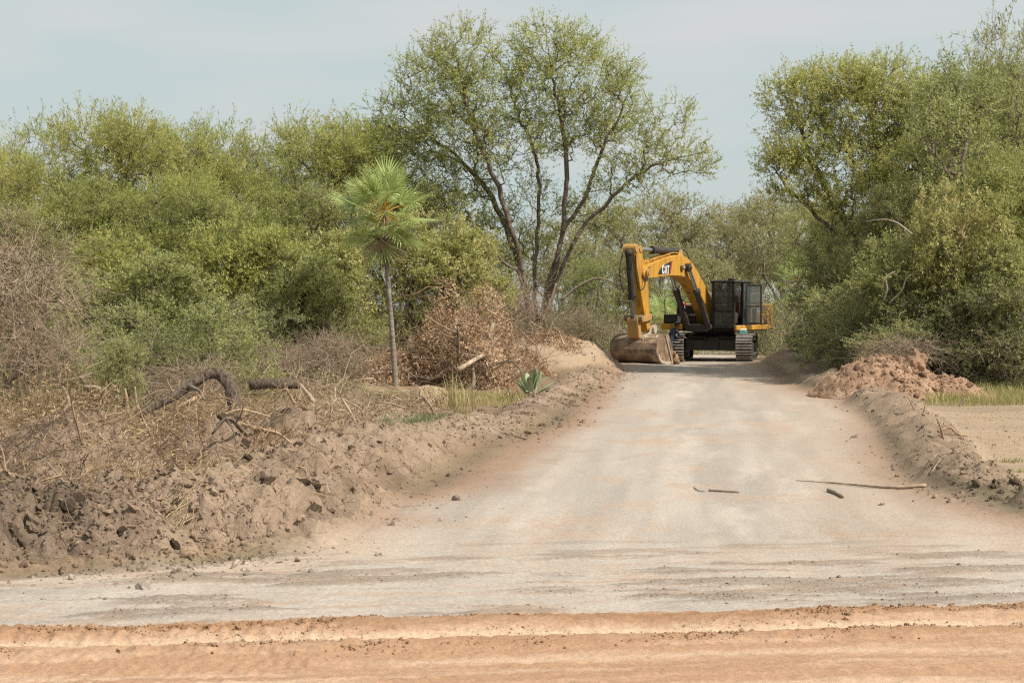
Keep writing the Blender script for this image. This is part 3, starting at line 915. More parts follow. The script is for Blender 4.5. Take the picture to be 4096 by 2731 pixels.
# leafy yellow-green bush
for i, key in enumerate(('bush_a', 'bush_b')):
    kind(key, 'bush', 'bark', 4.4, stems=fork(1.9, 4, .7, 50 + i), lobes=ring_lobes((0, 0, 2.9), 1.25, 1.2, 10, .72, 34, 90 + i) + [((0, 0, 1.8), (1.3, 1.3, 1.2), 80)],
         r_base=.07, leaf=True, twigs=4, twig_len=.36, up=.35, nleaf=12, leaf_l=.085, leaf_w=.050)
# bare shrubs
for i, key in enumerate(('bare_a', 'bare_b')):
    kind(key, None, 'dead_twig', 2.6, stems=fork(.8, 7, .6, 64 + i), lobes=ring_lobes((0, 0, 1.4), .95, .8, 8, .65, 34, 95 + i),
         r_base=.040, leaf=None, twig_keep=1.0, r_tip=.006, twigs=3, twig_len=.85, up=.0, droop=.55, tw_r=.0048, wob=.16, k=3, fluff=.5)


def plant(key, px, top, Y, label, cat='tree', name=None, sx=1.0, rz=None, group=None, mat=None, py=None, tilt=0.):
    """set a copy of a kind so that it stands at picture column px, distance Y and reaches up to picture row top"""
    b, l, H = KIND[key]
    x = (px - 512) / F_PX * Y
    z0 = gz(x, Y) - .05
    ztop = CAM_H - (top - HORIZON) / F_PX * Y
    s = (ztop - z0) / H
    o = thing(name or ('tree' if cat == 'tree' else 'shrub'), label, cat, (x, Y, z0), rng.random() * 6.28 if rz is None else rz, group)
    o.scale = (s * sx, s * sx, s)
    o.rotation_euler = (tilt * .5, tilt, o.rotation_euler.z)
    link('trunk' if cat == 'tree' else 'branches', b, None, o)
    if l is not None:
        c = link('crown' if cat == 'tree' else 'foliage', l, None, o)
        if mat:
            c.material_slots[0].link = 'OBJECT'; c.material_slots[0].material = M[mat]
    return o


# --- the tall tree with many stems in the middle
def big_tree():
    Y0 = 62.0
    base = W(545, 338, Y0)
    def p(px, py, dy=0.): return W(px, py, Y0 + dy) - base
    S2 = .4354
    def q(x, y, dy=0.): return p(x * S2, y * S2, dy)
    stems = [[q(1245, 740), q(1262, 680), q(1285, 560), q(1300, 430), q(1296, 300), q(1275, 200), q(1262, 130)],
             [q(1240, 740, .1), q(1262, 640, .2), q(1300, 520, .3), q(1345, 450, .2), q(1380, 350), q(1420, 270, -.2), q(1450, 200, -.3)],
             [q(1255, 730, -.1), q(1290, 610, -.2), q(1340, 520, -.4), q(1400, 460, -.5), q(1470, 395, -.6), q(1560, 362, -.6), q(1635, 345, -.5)],
             [q(1230, 740, .2), q(1230, 600, .5), q(1238, 480, .7), q(1235, 380, .8), q(1205, 290, .8)],
             [q(1225, 735, -.2), q(1205, 640, -.4), q(1180, 540, -.6), q(1150, 450, -.6), q(1120, 370, -.6), q(1080, 280, -.5), q(1060, 180, -.5), q(1040, 110, -.5)],
             [q(1220, 735, .3), q(1190, 600, .6), q(1140, 470, 1.0), q(1090, 400, 1.2), q(1010, 330, 1.2), q(930, 270, 1.0)],
             [q(1222, 735, -.4), q(1195, 640, -.8), q(1140, 580, -1.1), q(1090, 520, -1.2), q(1030, 500, -1.2)]]
    px = Y0 / F_PX * S2
    def lobe(x, y, rx, ry, n, dy=0., rd=None):
        return (q(x, y, dy), (rx * px, (rd or (rx + ry) * .5) * px, ry * px), n)
    lobes = [lobe(1280, 110, 110, 60, 130), lobe(1320, 180, 150, 80, 190, -.4), lobe(1390, 240, 110, 70, 120, .3), lobe(1220, 220, 90, 80, 100, .5),
             lobe(1060, 130, 95, 75, 130), lobe(1000, 190, 100, 80, 130, .4), lobe(1100, 230, 110, 75, 130, -.4), lobe(930, 270, 90, 70, 110, .6),
             lobe(1030, 310, 150, 60, 150, .2), lobe(1180, 330, 110, 60, 90, -.5), lobe(900, 340, 80, 60, 80, .8), lobe(1430, 330, 110, 55, 90, -.5),
             lobe(1530, 290, 60, 70, 40, -.6), lobe(1550, 370, 110, 35, 60, -.6), lobe(1040, 410, 110, 55, 90, .6), lobe(1330, 300, 120, 60, 90, .4), lobe(1010, 480, 80, 45, 50, -.6), lobe(1440, 415, 90, 30, 40, -.4), lobe(1090, 480, 90, 55, 60, .9), lobe(1150, 560, 110, 60, 70, 1.2), lobe(1230, 480, 70, 80, 60, 1.0), lobe(1370, 480, 80, 60, 50, 1.0), lobe(960, 400, 90, 60, 80, 1.0)]
    bme, lme = tree_meshes('tall_tree', stems, lobes, .115, True, r_tip=.007, bf=.30, twigs=4, twig_len=.62, up=.4, nleaf=14, leaf_l=.080, leaf_w=.046, tw_r=.006, wob=.12)
    o = thing('tall_tree', 'tallest tree with several dark forking stems, left of the excavator boom', 'tree', tuple(base))
    link('trunk', bme, M['bark'], o); link('crown', lme, M['bigleaf'], o)
big_tree()


# --- the wide tree at the right of the gap
def wide_tree():
    Y0 = 54.0
    base = W(868, 350, Y0)
    S2 = .4354
    def q(x, y, dy=0.): return W(x * S2, y * S2, Y0 + dy) - base
    stems = [[q(1990, 800), q(1985, 650), q(1960, 540), q(1900, 440), q(1850, 330), q(1820, 240)],
             [q(2000, 800, .3), q(2010, 600, .4), q(2020, 450, .5), q(2010, 300, .4), q(1990, 200, .2)],
             [q(2005, 800, -.3), q(2050, 620, -.4), q(2090, 480, -.5), q(2130, 370, -.4), q(2110, 250, -.2)],
             [q(1985, 800, -.2), q(1950, 620, -.5), q(1900, 520, -.7), q(1830, 450, -.8), q(1780, 390, -.8)]]
    px = Y0 / F_PX * S2
    def lobe(x, y, rx, ry, n, dy=0.): return (q(x, y, dy), (rx * px, (rx + ry) * .5 * px, ry * px), n)
    lobes = [lobe(1840, 230, 85, 60, 110), lobe(1930, 195, 100, 45, 130, .3), lobe(2040, 200, 110, 50, 140, -.2), lobe(1990, 270, 160, 70, 190), lobe(2110, 290, 90, 80, 120, .4),
             lobe(1840, 330, 80, 60, 90, -.5), lobe(1950, 380, 130, 70, 150, -.6), lobe(2080, 400, 110, 70, 130, -.5), lobe(1790, 380, 45, 35, 55, -.8), lobe(1830, 445, 60, 25, 40, -.8), lobe(2000, 470, 130, 60, 130, -.8), lobe(2110, 480, 90, 60, 80, -.4)]
    bme, lme = tree_meshes('wide_tree', stems, lobes, .13, True, r_tip=.006, bf=.33, twigs=4, twig_len=.58, up=.55, nleaf=21, leaf_l=.078, leaf_w=.040, tw_r=.005, wob=.13)
    o = thing('wide_tree', 'broad crowned olive tree right of the sky gap, above the excavator cab', 'tree', tuple(base))
    link('trunk', bme, M['bark'], o); link('crown', lme, M['bigleaf'], o)
wide_tree()

# --- left wood: front and back rows
P_ = plant
P_('feather_a', 38, 124, 60, 'feathery green tree with open crown at the left edge')
P_('feather_b', 115, 108, 58, 'highest wispy feathery tree of the left wood')
P_('feather_c', 165, 122, 61, 'feathery tree just right of the wispiest crown in the left wood')
P_('feather_a', 235, 128, 62, 'rounded feathery tree in the middle of the left wood', rz=2.0)
P_('olive_a', 268, 138, 66, 'olive tree peeping over the middle of the left wood', rz=1.0)
P_('feather_b', 318, 118, 62, 'feathery tree behind the tall fan palm, left side', rz=4.0)
P_('feather_c', 350, 122, 66, 'feathery tree between the palm and the tallest tree', rz=3.3)
P_('feather_b', -8, 150, 52, 'feathery tree cut by the left edge of the picture', rz=.4)
P_('bright', 98, 186, 52, 'bright green feathery tree below the wispiest crown', rz=.5)
P_('feather_c', 175, 172, 53, 'sunlit feathery crown in front of the left wood', rz=5.2)
P_('olive_b', 215, 195, 53, 'dull olive tree in front of the left wood')
P_('feather_a', 265, 186, 54, 'feathery tree left of the fan palm crown', rz=1.5)
P_('olive_a', 312, 182, 55, 'shaded olive tree just behind the fan palm crown', rz=3.0)
P_('olive_b', 400, 165, 66, 'olive tree behind the left stems of the tallest tree', rz=2.2)
P_('olive_a', 440, 190, 68, 'olive tree seen through the stems of the tallest tree', rz=.6)
P_('bright', 45, 235, 47, 'bright green tree above the dead drooping shrub', rz=2.4)
P_('bush_b', 115, 240, 46, 'bright leafy shrub below the left wood, beside the dark hollow', 'shrub', rz=1.1, mat='acacia')
P_('olive_b', 20, 205, 46, 'pale leaved olive tree at the left edge above the dead shrub', rz=4.1, mat='pale')
P_('bush_a', 270, 238, 47, 'small bright tree in the shade left of the palm trunk', 'shrub', rz=2.6, mat='acacia')
P_('shrub_a', 205, 262, 47, 'dark shrub in the hollow of the left wood', 'shrub')
P_('shrub_b', 245, 290, 45, 'dark low shrub left of the grey bare brush', 'shrub')
P_('shrub_a', 165, 285, 44, 'dark low shrub above the arched log', 'shrub', rz=1.9)
P_('shrub_b', 305, 285, 47, 'dark shrub behind the grey bare brush', 'shrub', rz=3.9)
P_('shrub_a', 85, 290, 43, 'dark shrub behind the drooping dead branches', 'shrub', rz=.3)
P_('bush_a', 122, 345, 31, 'small grey green shrub behind the dry brush bank', 'shrub', rz=.2, mat='pale')
# leafy bushes round the palm
P_('bush_a', 345, 240, 48, 'yellow green bush left of the palm trunk', 'shrub', rz=1.2)
P_('bush_b', 428, 222, 49, 'tall yellow green bush right of the palm trunk', 'shrub', rz=.5, sx=1.05)
P_('bush_a', 462, 238, 50, 'yellow green bush at the foot of the tallest tree, left side', 'shrub', rz=4.0)
P_('olive_a', 500, 235, 70, 'olive tree behind the trunk foot of the tallest tree', rz=4.4)
P_('pale_a', 560, 215, 84, 'pale tree right behind the stems of the tallest tree')
# behind the excavator
P_('pale_b', 610, 196, 92, 'pale green tree above the excavator arm')
P_('pale_a', 668, 186, 96, 'pale green tree above the excavator boom', rz=2.0)
P_('pale_b', 716, 203, 98, 'pale tree in the dip of the skyline above the cab', rz=3.3)
P_('pale_a', 748, 200, 94, 'pale tree right of the cab, left of the small palm', rz=4.4)
P_('pale_b', 790, 186, 88, 'pale tree under the overhanging branch at the right', rz=.9)
P_('pale_a', 826, 190, 80, 'pale tree behind the small palm at the right', rz=1.6)
P_('olive_b', 590, 255, 80, 'olive scrub tree behind the bucket cylinder', rz=1.4)
P_('pale_a', 700, 245, 84, 'leafy tree directly behind the excavator cab', rz=.2)
P_('pale_b', 640, 240, 82, 'leafy tree in the opening under the boom', rz=2.9)
P_('shrub_a', 650, 305, 78, 'dark shrub behind the excavator, left of the tracks', 'shrub', rz=2.2)
P_('shrub_b', 600, 308, 76, 'grey dark shrub left of the excavator bucket', 'shrub', rz=1.2)
P_('shrub_b', 745, 300, 80, 'dark shrub behind the right hand track', 'shrub', rz=.6)
P_('shrub_a', 700, 318, 82, 'low shrub seen between the two tracks', 'shrub', rz=3.6, mat='olive')
P_('shrub_b', 570, 290, 74, 'shrub right of the tallest tree foot', 'shrub', rz=5.0)
# right wood
P_('olive_a', 982, 58, 50, 'tall leafy tree at the right edge below the mauve treetop', rz=.7, sx=.95)
P_('feather_a', 1034, 22, 56, 'tallest tree of the right edge with a thin mauve crown', rz=2.2, mat='pale', sx=.8)
P_('bright', 1022, 160, 47, 'bright lime green feathery tree at the right edge', rz=1.0)
P_('bush_b', 965, 196, 45, 'yellow leaved bush in front of the right wood', 'shrub', rz=2.2, sx=.82)
P_('bush_a', 1012, 250, 44, 'yellow green bush at the right edge', 'shrub', rz=.8, mat='olive')
P_('olive_b', 915, 190, 52, 'olive tree between the broad crown and the yellow bush', rz=3.5)
P_('olive_a', 860, 215, 55, 'shaded olive tree under the broad right crown', rz=5.5)
P_('shrub_a', 838, 262, 54, 'dark shrub right of the small palm', 'shrub', rz=.9)
P_('shrub_b', 880, 285, 49, 'dark shrub behind the pale snapped branches', 'shrub', rz=2.1, sx=1.2)
P_('shrub_a', 862, 308, 46, 'dark shrub just behind the reddish soil heap', 'shrub', rz=3.1, sx=1.1)
P_('shrub_b', 920, 290, 45, 'broad dark shrub behind the right end of the reddish heap', 'shrub', rz=4.2, sx=1.3)
P_('shrub_a', 965, 282, 44, 'dark shrub under the yellow leaved bush', 'shrub', rz=5.2, sx=1.2)
P_('shrub_b', 1010, 280, 43, 'dark shrub at the right edge above the green grass', 'shrub', rz=.2, sx=1.2)
P_('shrub_b', 812, 310, 62, 'dark shrub at the end of the far right berm', 'shrub', rz=1.7)
# bare shrubs
P_('bare_a', 2, 246, 34, 'large drooping dead shrub at the left edge', 'dead shrub', 'dead_shrub', sx=1.05)
P_('bare_b', 40, 318, 33, 'dead grey brown shrub above the reeds', 'dead shrub', 'dead_shrub', sx=1.15)
P_('bare_b', 290, 342, 40, 'grey bare brush left of the palm, nearer the log', 'dead shrub', 'dead_shrub', sx=1.5, rz=1.0)
P_('bare_a', 338, 335, 41, 'grey bare brush beside the palm trunk', 'dead shrub', 'dead_shrub', sx=1.3, rz=2.5)
P_('bare_b', 200, 358, 29, 'bare grey twigs standing behind the arched log', 'dead shrub', 'dead_shrub', sx=1.3, rz=4.)
P_('bare_a', 905, 338, 43, 'tangled bare twigs behind the reddish heap', 'dead shrub', 'dead_shrub', sx=1.9, rz=3.)
P_('bare_b', 985, 318, 44, 'tangled bare twigs under the bush at the right edge', 'dead shrub', 'dead_shrub', sx=1.7, rz=.5)
P_('bare_b', 868, 282, 50, 'pinkish bare scrub in front of the broad right tree', 'dead shrub', 'dead_shrub', rz=1.5)
P_('bare_b', 585, 308, 66, 'grey bare scrub between the tallest tree and the bucket', 'dead shrub', 'dead_shrub', rz=2.5)
P_('bare_a', 515, 285, 58, 'grey bare branches left of the tallest tree foot', 'dead shrub', 'dead_shrub', rz=.5)
# a green wall of scrub down to the bank on the left
P_('shrub_a', 60, 262, 42, 'green shrub behind the drooping dead branches, left part', 'shrub', rz=.8, mat='olive')
P_('bush_a', 160, 262, 43, 'green shrub in the thicket above the arched log', 'shrub', rz=2.8, mat='olive', sx=1.15)
P_('shrub_b', 118, 300, 40, 'low green shrub in the thicket left of the arched log', 'shrub', rz=1.3, mat='olive', sx=1.2)
P_('shrub_a', 215, 296, 41, 'low dull shrub in the thicket right of the arched log', 'shrub', rz=4.8, sx=1.25, mat='olive')
P_('shrub_b', 262, 306, 42, 'low dull shrub behind the level log', 'shrub', rz=2.0, sx=1.25)
P_('bush_b', 232, 232, 47, 'green shrub in the middle of the thicket left of the palm', 'shrub', rz=3.3, mat='acacia')
P_('bush_b', 310, 258, 46, 'dull green shrub left of the palm trunk, behind the bare brush', 'shrub', rz=1.9, mat='olive')
P_('shrub_a', 365, 310, 47, 'shaded shrub right behind the palm trunk', 'shrub', rz=2.0, mat='olive')
P_('shrub_b', 92, 326, 35, 'low green shrub just behind the brush, near the reeds', 'shrub', rz=3.1, sx=1.25, mat='olive')
P_('shrub_a', 168, 322, 36, 'low dark shrub just behind the arch of the log', 'shrub', rz=2.2, sx=1.25)
P_('shrub_b', 236, 330, 36, 'low dull green shrub just behind the level log', 'shrub', rz=.4, sx=1.25, mat='olive')
# and on the right
P_('olive_a', 946, 92, 55, 'leafy tree filling the right wood between the broad crown and the tall edge tree', rz=1.7, mat='bigleaf')
P_('olive_b', 1016, 62, 58, 'leafy tree behind the lime green one at the right edge', rz=2.9)
P_('olive_b', 838, 205, 58, 'olive tree closing the gap behind the small palm', rz=2.7, mat='bigleaf')
P_('olive_a', 890, 175, 50, 'leafy olive tree in the middle of the right wood', rz=4.9)
P_('bush_b', 905, 238, 46, 'dull green bush left of the yellow leaved bush', 'shrub', rz=5.1, mat='olive', sx=1.1)
P_('shrub_a', 845, 282, 48, 'green shrub behind the left end of the reddish heap', 'shrub', rz=3.9, mat='olive', sx=1.2)
P_('shrub_b', 948, 300, 47, 'green shrub low behind the right end of the reddish heap', 'shrub', rz=1.0, mat='olive', sx=1.25)
P_('shrub_a', 890, 318, 44, 'low green shrub touching the top of the reddish heap', 'shrub', rz=5.9, mat='olive', sx=1.3)


# --- undergrowth that fills the wood: one mass nobody could count
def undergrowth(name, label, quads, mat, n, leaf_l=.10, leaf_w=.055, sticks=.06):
    """quads: (x0, y0, x1, y1, depth, height) strips of scrub"""
    gl = Geo(); gs = Geo()
    tot = sum(math.hypot(a[2] - a[0], a[3] - a[1]) * a[4] for a in quads)
    for x0, y0, x1, y1, dep, h in quads:
        m = int(n * math.hypot(x1 - x0, y1 - y0) * dep / tot)
        t = rng.random(m); e = rng.random(m)
        X = x0 + (x1 - x0) * t + rng.normal(size=m) * .3; Y = y0 + (y1 - y0) * t + e * dep
        top = h * (.55 + .6 * vnoise(X * .8, Y * .8, 7) + .25 * vnoise(X * 2.5, Y * 2.5, 9))
        Z = top * rng.random(m) ** .8
        c = np.stack([X, Y, Z], 1)
        # clumps
        c += .25 * np.stack([fbm(X * 2, Z * 2, 3, 2), fbm(Y * 2, Z * 2, 4, 2), fbm(X * 2, Y * 2, 6, 2)], 1)
        add_leaves(gl, c, rng.normal(size=(m, 3)), rng.normal(size=(m, 3)) * .7 + np.array([0, 0, 1.]), leaf_l * (.6 + .8 * rng.random(m)), leaf_w, np.clip(vnoise(X * 1.5, Z * 1.5 + Y, 12) * .7 + .3 * rng.random(m), 0, 1))
        ms = int(m * sticks)
        s = rng.integers(0, m, ms)
        d = nrm(rng.normal(size=(ms, 3)) * .6 + np.array([0, 0, .8]))
        L = .4 + rng.random(ms) * 1.1
        mid = c[s] + d * (L * .5)[:, None] + rng.normal(size=(ms, 3)) * .08
        add_edges(gs, c[s], mid, .012, .008, 3); add_edges(gs, mid, mid + nrm(d + rng.normal(size=(ms, 3)) * .5) * (L * .5)[:, None], .008, .004, 3)
    o = link(name, gl.mesh(name), M[mat])
    tag(o, label, None, None, 'stuff')
    link('twigs', gs.mesh(name + '_twigs'), M['twig'], o)


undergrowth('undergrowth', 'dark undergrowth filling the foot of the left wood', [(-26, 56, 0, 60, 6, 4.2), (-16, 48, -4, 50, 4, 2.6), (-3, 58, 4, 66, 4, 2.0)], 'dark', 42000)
undergrowth('undergrowth', 'undergrowth behind the excavator and the small palm', [(3, 78, 16, 82, 6, 3.0), (10, 66, 16, 62, 4, 2.2)], 'olive', 22000, .11)
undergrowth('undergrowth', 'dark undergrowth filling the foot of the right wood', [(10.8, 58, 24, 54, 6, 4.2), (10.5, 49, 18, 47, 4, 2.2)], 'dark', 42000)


# ------------------------------------------------------------------ the excavator
M['yellow'] = paint_mat('yellow_paint', (0.62, 0.315, 0.030), (0.235, 0.130, 0.045), .62, .42)
M['yellow_dirty'] = paint_mat('dusty_yellow_paint', (0.56, 0.300, 0.060), (0.330, 0.215, 0.125), .8, .55)
M['yellow_old'] = paint_mat('stained_yellow_paint', (0.40, 0.205, 0.030), (0.120, 0.070, 0.030), .85, .5)
M['black'] = paint_mat('black_paint', (0.016, 0.016, 0.017), (0.060, 0.050, 0.040), .45, .45)
M['dark_steel'] = paint_mat('dark_greasy_steel', (0.030, 0.026, 0.024), (0.085, 0.066, 0.050), .6, .5)
M['steel'] = paint_mat('worn_steel', (0.165, 0.145, 0.125), (0.100, 0.076, 0.056), .6, .45, .3)
M['bright_steel'] = paint_mat('polished_steel', (0.62, 0.58, 0.53), (0.38, 0.33, 0.27), .3, .35, .25)
M['rod'] = paint_mat('chrome_rod', (0.42, 0.43, 0.44), (0.2, 0.19, 0.18), .3, .25, .9)
M['bucket'] = paint_mat('muddy_bucket', (0.400, 0.275, 0.175), (0.115, 0.075, 0.050), .95, .8, 0, 3.4, False)
M['bucket_edge'] = paint_mat('scraped_steel_edge', (0.50, 0.42, 0.33), (0.30, 0.22, 0.15), .5, .55)
M['mesh_grille'] = paint_mat('grille', (0.085, 0.058, 0.030), (0.180, 0.105, 0.045), .5, .6)
M['white'] = paint_mat('white_decal', (0.74, 0.73, 0.70), (0.45, 0.40, 0.34), .3, .5)
M['decal_black'] = paint_mat('black_decal', (0.012, 0.012, 0.014), (0.05, 0.045, 0.04), .3, .4)
M['red'] = paint_mat('red_paint', (0.42, 0.035, 0.030), (0.25, 0.08, 0.06), .3, .4)
M['teal'] = paint_mat('teal_plastic', (0.10, 0.30, 0.25), (0.2, 0.3, 0.26), .3, .4)
M['seat'] = paint_mat('seat_cloth', (0.20, 0.075, 0.040), (0.12, 0.06, 0.04), .4, .8)
M['rubber'] = paint_mat('rubber_hose', (0.022, 0.020, 0.019), (0.09, 0.075, 0.06), .5, .6)
M['muffler'] = paint_mat('dusty_grey_metal', (0.14, 0.12, 0.10), (0.24, 0.19, 0.14), .6, .7)
mg, nt_, n_, l_, b_, o_ = nodes_of('cab_glass')
b_.inputs['Base Color'].default_value = (0.075, 0.090, 0.085, 1)
b_.inputs['Roughness'].default_value = 0.08
b_.inputs['Alpha'].default_value = 0.5
spec(b_, 0.8)
M['glass'] = mg


class BM:
    """bmesh builder for machine parts; x forward, y to the operator's left, z up"""
    def __init__(s): s.b = bmesh.new()
    def prism(s, poly, y0, y1, bev=.012):
        """outline in (x, z), from y0 to y1"""
        t = bmesh.new()
        a = [t.verts.new((x, y0, z)) for x, z in poly]; c = [t.verts.new((x, y1, z)) for x, z in poly]
        n = len(poly)
        t.faces.new(a); t.faces.new(c[::-1])
        for i in range(n): t.faces.new((a[i], c[i], c[(i + 1) % n], a[(i + 1) % n]))
        return s._in(t, bev)
    def plan(s, poly, z0, z1, bev=.012):
        t = bmesh.new()
        a = [t.verts.new((x, y, z0)) for x, y in poly]; c = [t.verts.new((x, y, z1)) for x, y in poly]
        n = len(poly)
        t.faces.new(a[::-1]); t.faces.new(c)
        for i in range(n): t.faces.new((a[i], a[(i + 1) % n], c[(i + 1) % n], c[i]))
        return s._in(t, bev)
    def box(s, x0, x1, y0, y1, z0, z1, bev=.012):
        return s.plan([(x0, y0), (x1, y0), (x1, y1), (x0, y1)], z0, z1, bev)
    def cyl(s, p0, p1, r, r2=None, seg=14, bev=0.):
        t = bmesh.new()
        p0 = Vector(p0); p1 = Vector(p1); d = p1 - p0
        bmesh.ops.create_cone(t, cap_ends=True, segments=seg, radius1=r, radius2=r if r2 is None else r2, depth=d.length)
        bmesh.ops.transform(t, matrix=Matrix.Translation((p0 + p1) / 2) @ d.to_track_quat('Z', 'Y').to_matrix().to_4x4(), verts=t.verts)
        return s._in(t, bev)
    def ball(s, c, r, sc=(1, 1, 1)):
        t = bmesh.new()
        bmesh.ops.create_uvsphere(t, u_segments=12, v_segments=8, radius=r)
        bmesh.ops.transform(t, matrix=Matrix.Translation(c) @ Matrix.Diagonal((*sc, 1)), verts=t.verts)
        return s._in(t, 0)
    def tube(s, pts, r, k=6, n=None):
        g = Geo(); add_tube(g, catmull(pts, n or 4 * len(pts)), r, k)
        t = bmesh.new()
        V = np.concatenate(g.V); vs = [t.verts.new(v) for v in V]
        for f in np.concatenate(g.Q): t.faces.new([vs[i] for i in f])
        for f in np.concatenate(g.T): t.faces.new([vs[i] for i in f])
        return s._in(t, 0)
    def _in(s, t, bev):
        bmesh.ops.recalc_face_normals(t, faces=t.faces)
        if bev: bmesh.ops.bevel(t, geom=list(t.edges), offset=bev, segments=1, profile=.5, affect='EDGES', clamp_overlap=True)
        me = bpy.data.meshes.new('tmp'); t.to_mesh(me); t.free(); s.b.from_mesh(me); bpy.data.meshes.remove(me)
        return s
    def mesh(s, name, smooth=False):
        me = bpy.data.meshes.new(name); s.b.to_mesh(me); s.b.free()
        if smooth: me.polygons.foreach_set('use_smooth', np.ones(len(me.polygons), bool))
        return me
    def obj(s, name, mat, parent, smooth=False):
        return link(name, s.mesh(name, smooth), M[mat], parent)


EX_A = math.radians(6.75 + 20)                       # heading of the upper works, left of straight-at-camera
EX_C = (7.9, 66.8)
H_UP = math.atan2(-math.cos(EX_A), -math.sin(EX_A))
ex_z = gz(*EX_C) - .01
EX = thing('excavator', 'yellow tracked excavator with raised boom and bucket resting on the track', 'excavator', (EX_C[0], EX_C[1], ex_z), H_UP)
UC = math.radians(6.75 + 4.0) - EX_A                 # undercarriage turned against the upper works


def rotz(x, y, a=UC): return (x * math.cos(a) + y * math.sin(a), -x * math.sin(a) + y * math.cos(a))
# (EX looks along local +x; a turn by -UC about z brings the undercarriage's own axes into the local ones)


def uc_place(o):
    o.rotation_euler = (0, 0, -UC)
    return o


# undercarriage
cb = BM().box(-1.1, 1.1, -.95, .95, .52, .98, .04)
cb.prism([(-1.5, .45), (1.5, .45), (1.25, .95), (-1.25, .95)], -.28, .28, .03)
cb.box(1.0, 1.3, -1.0, 1.0, .42, .84, .04).box(-1.3, -1.0, -1.0, 1.0, .42, .84, .04)
carbody = uc_place(cb.obj('car_body', 'dark_steel', EX))
uc_place(BM().cyl((0, 0, .98), (0, 0, 1.14), .82, seg=28).obj('slewing_ring', 'dark_steel', EX))

RT, HALF = .47, 1.86                                  # wheel radius of the track path and half its straight length
sh = BM().box(-.098, .098, -.31, .31, -.012, .018, .0)
for gx_ in (-.085, .016): sh.box(gx_ - .012, gx_ + .012, -.308, .308, .0185, .056, .0)
shoe_me = sh.mesh('track_shoe'); shoe_me.materials.append(M['steel'])
gro = BM()
for gx_ in (-.085, .016): gro.box(gx_ - .0135, gx_ + .0135, -.309, .309, .0565, .066, .0)
gro_me = gro.mesh('grouser'); gro_me.materials.append(M['bright_steel'])
PER = 4 * HALF + 2 * math.pi * RT
NSH = int(PER / .202)
for sy in (-1.29, 1.29):
    t = BM()
    t.prism([(-1.75, .28), (1.75, .28), (1.9, .45), (1.75, .68), (-1.75, .68), (-1.9, .45)], sy - .20, sy + .20, .02)
    tr = uc_place(t.obj('track', 'dark_steel', EX))
    uc_wheel = BM().cyl((HALF, sy - .12, .52), (HALF, sy + .12, .52), RT - .05, seg=24)
    uc_wheel.cyl((HALF, sy - .24, .52), (HALF, sy + .24, .52), .12).obj('idler_wheel', 'dark_steel', tr)
    sp = BM().cyl((-HALF, sy - .1, .52), (-HALF, sy + .1, .52), RT - .07, seg=22)
    sp.cyl((-HALF, sy - .26, .52), (-HALF, sy + .26, .52), .22).obj('drive_sprocket', 'dark_steel', tr)
    for i in range(8):
        rx = -1.5 + i * 3.0 / 7
        BM().cyl((rx, sy - .2, .19), (rx, sy + .2, .19), .10, seg=12).obj('roller', 'steel', tr)
    for i in range(NSH):
        s = i / NSH * PER
        if s < 2 * HALF: p = (-HALF + s, .52 - RT); a = math.pi
        elif s < 2 * HALF + math.pi * RT:
            q = (s - 2 * HALF) / RT; p = (HALF + RT * math.sin(q), .52 - RT * math.cos(q)); a = math.pi - q
        elif s < 4 * HALF + math.pi * RT:
            p = (HALF - (s - 2 * HALF - math.pi * RT), .52 + RT); a = 0.
        else:
            q = (s - 4 * HALF - math.pi * RT) / RT; p = (-HALF - RT * math.sin(q), .52 + RT * math.cos(q)); a = -q
        o = link('track_shoe', shoe_me, None, tr)
        o.location = (p[0], sy, p[1]); o.rotation_euler = (0, a, 0)
        e = link('grouser', gro_me, None, tr)
        e.location = (p[0], sy, p[1]); e.rotation_euler = (0, a, 0)

# upper frame, counterweight, engine cover
BM().box(-2.4, 1.9, -.42, .42, 1.14, 1.42, .02).box(-2.6, 1.2, -1.38, 1.46, 1.16, 1.24, .02).obj('deck', 'dark_steel', EX)
BM().box(-2.5, 1.62, 1.40, 1.50, 1.19, 1.38, .02).obj('left_sill', 'yellow', EX)
BM().box(-2.5, 1.72, -1.50, -1.40, 1.22, 1.42, .02).box(1.73, 1.79, -1.50, -.62, 1.22, 1.44, .02).obj('right_sill', 'yellow', EX)
cw = BM().plan([(-2.42, -1.48), (-2.42, 1.48), (-2.95, 1.48), (-3.32, 1.15), (-3.48, .5), (-3.48, -.5), (-3.32, -1.15), (-2.95, -1.48)], 1.18, 2.22, .05)
cw.obj('counterweight', 'yellow_old', EX)
BM().box(-2.4, -.58, -1.44, -.50, 1.43, 2.22, .04).box(-2.4, -.72, -.49, 1.30, 1.43, 2.18, .04).obj('engine_housing', 'yellow_dirty', EX)
hood = BM().prism([(-2.95, 2.23), (-1.30, 2.23), (-1.36, 2.56), (-1.55, 2.66), (-2.75, 2.66), (-2.90, 2.56)], -.95, 1.08, .05).obj('engine_hood', 'muffler', EX)
BM().cyl((-1.9, -.5, 2.60), (-1.9, -.5, 3.02), .075).cyl((-1.9, -.5, 2.66), (-1.9, -.5, 2.86), .13).obj('exhaust_pipe', 'dark_steel', EX)
side = BM().box(-2.40, -.78, 1.44, 1.475, 1.40, 2.20, .012).obj('side_door', 'yellow_old', EX)
BM().box(-2.32, -1.45, 1.478, 1.492, 1.86, 2.14, 0).obj('grille', 'mesh_grille', side)
BM().box(-2.22, -1.55, 1.478, 1.492, 1.62, 1.76, 0).obj('grille', 'mesh_grille', side)
gl_ = BM()
for i in range(4): gl_.box(-2.30 + i * .21, -2.28 + i * .21, 1.493, 1.502, 1.87, 2.13, 0)
gl_.obj('grille_bar', 'yellow', side)
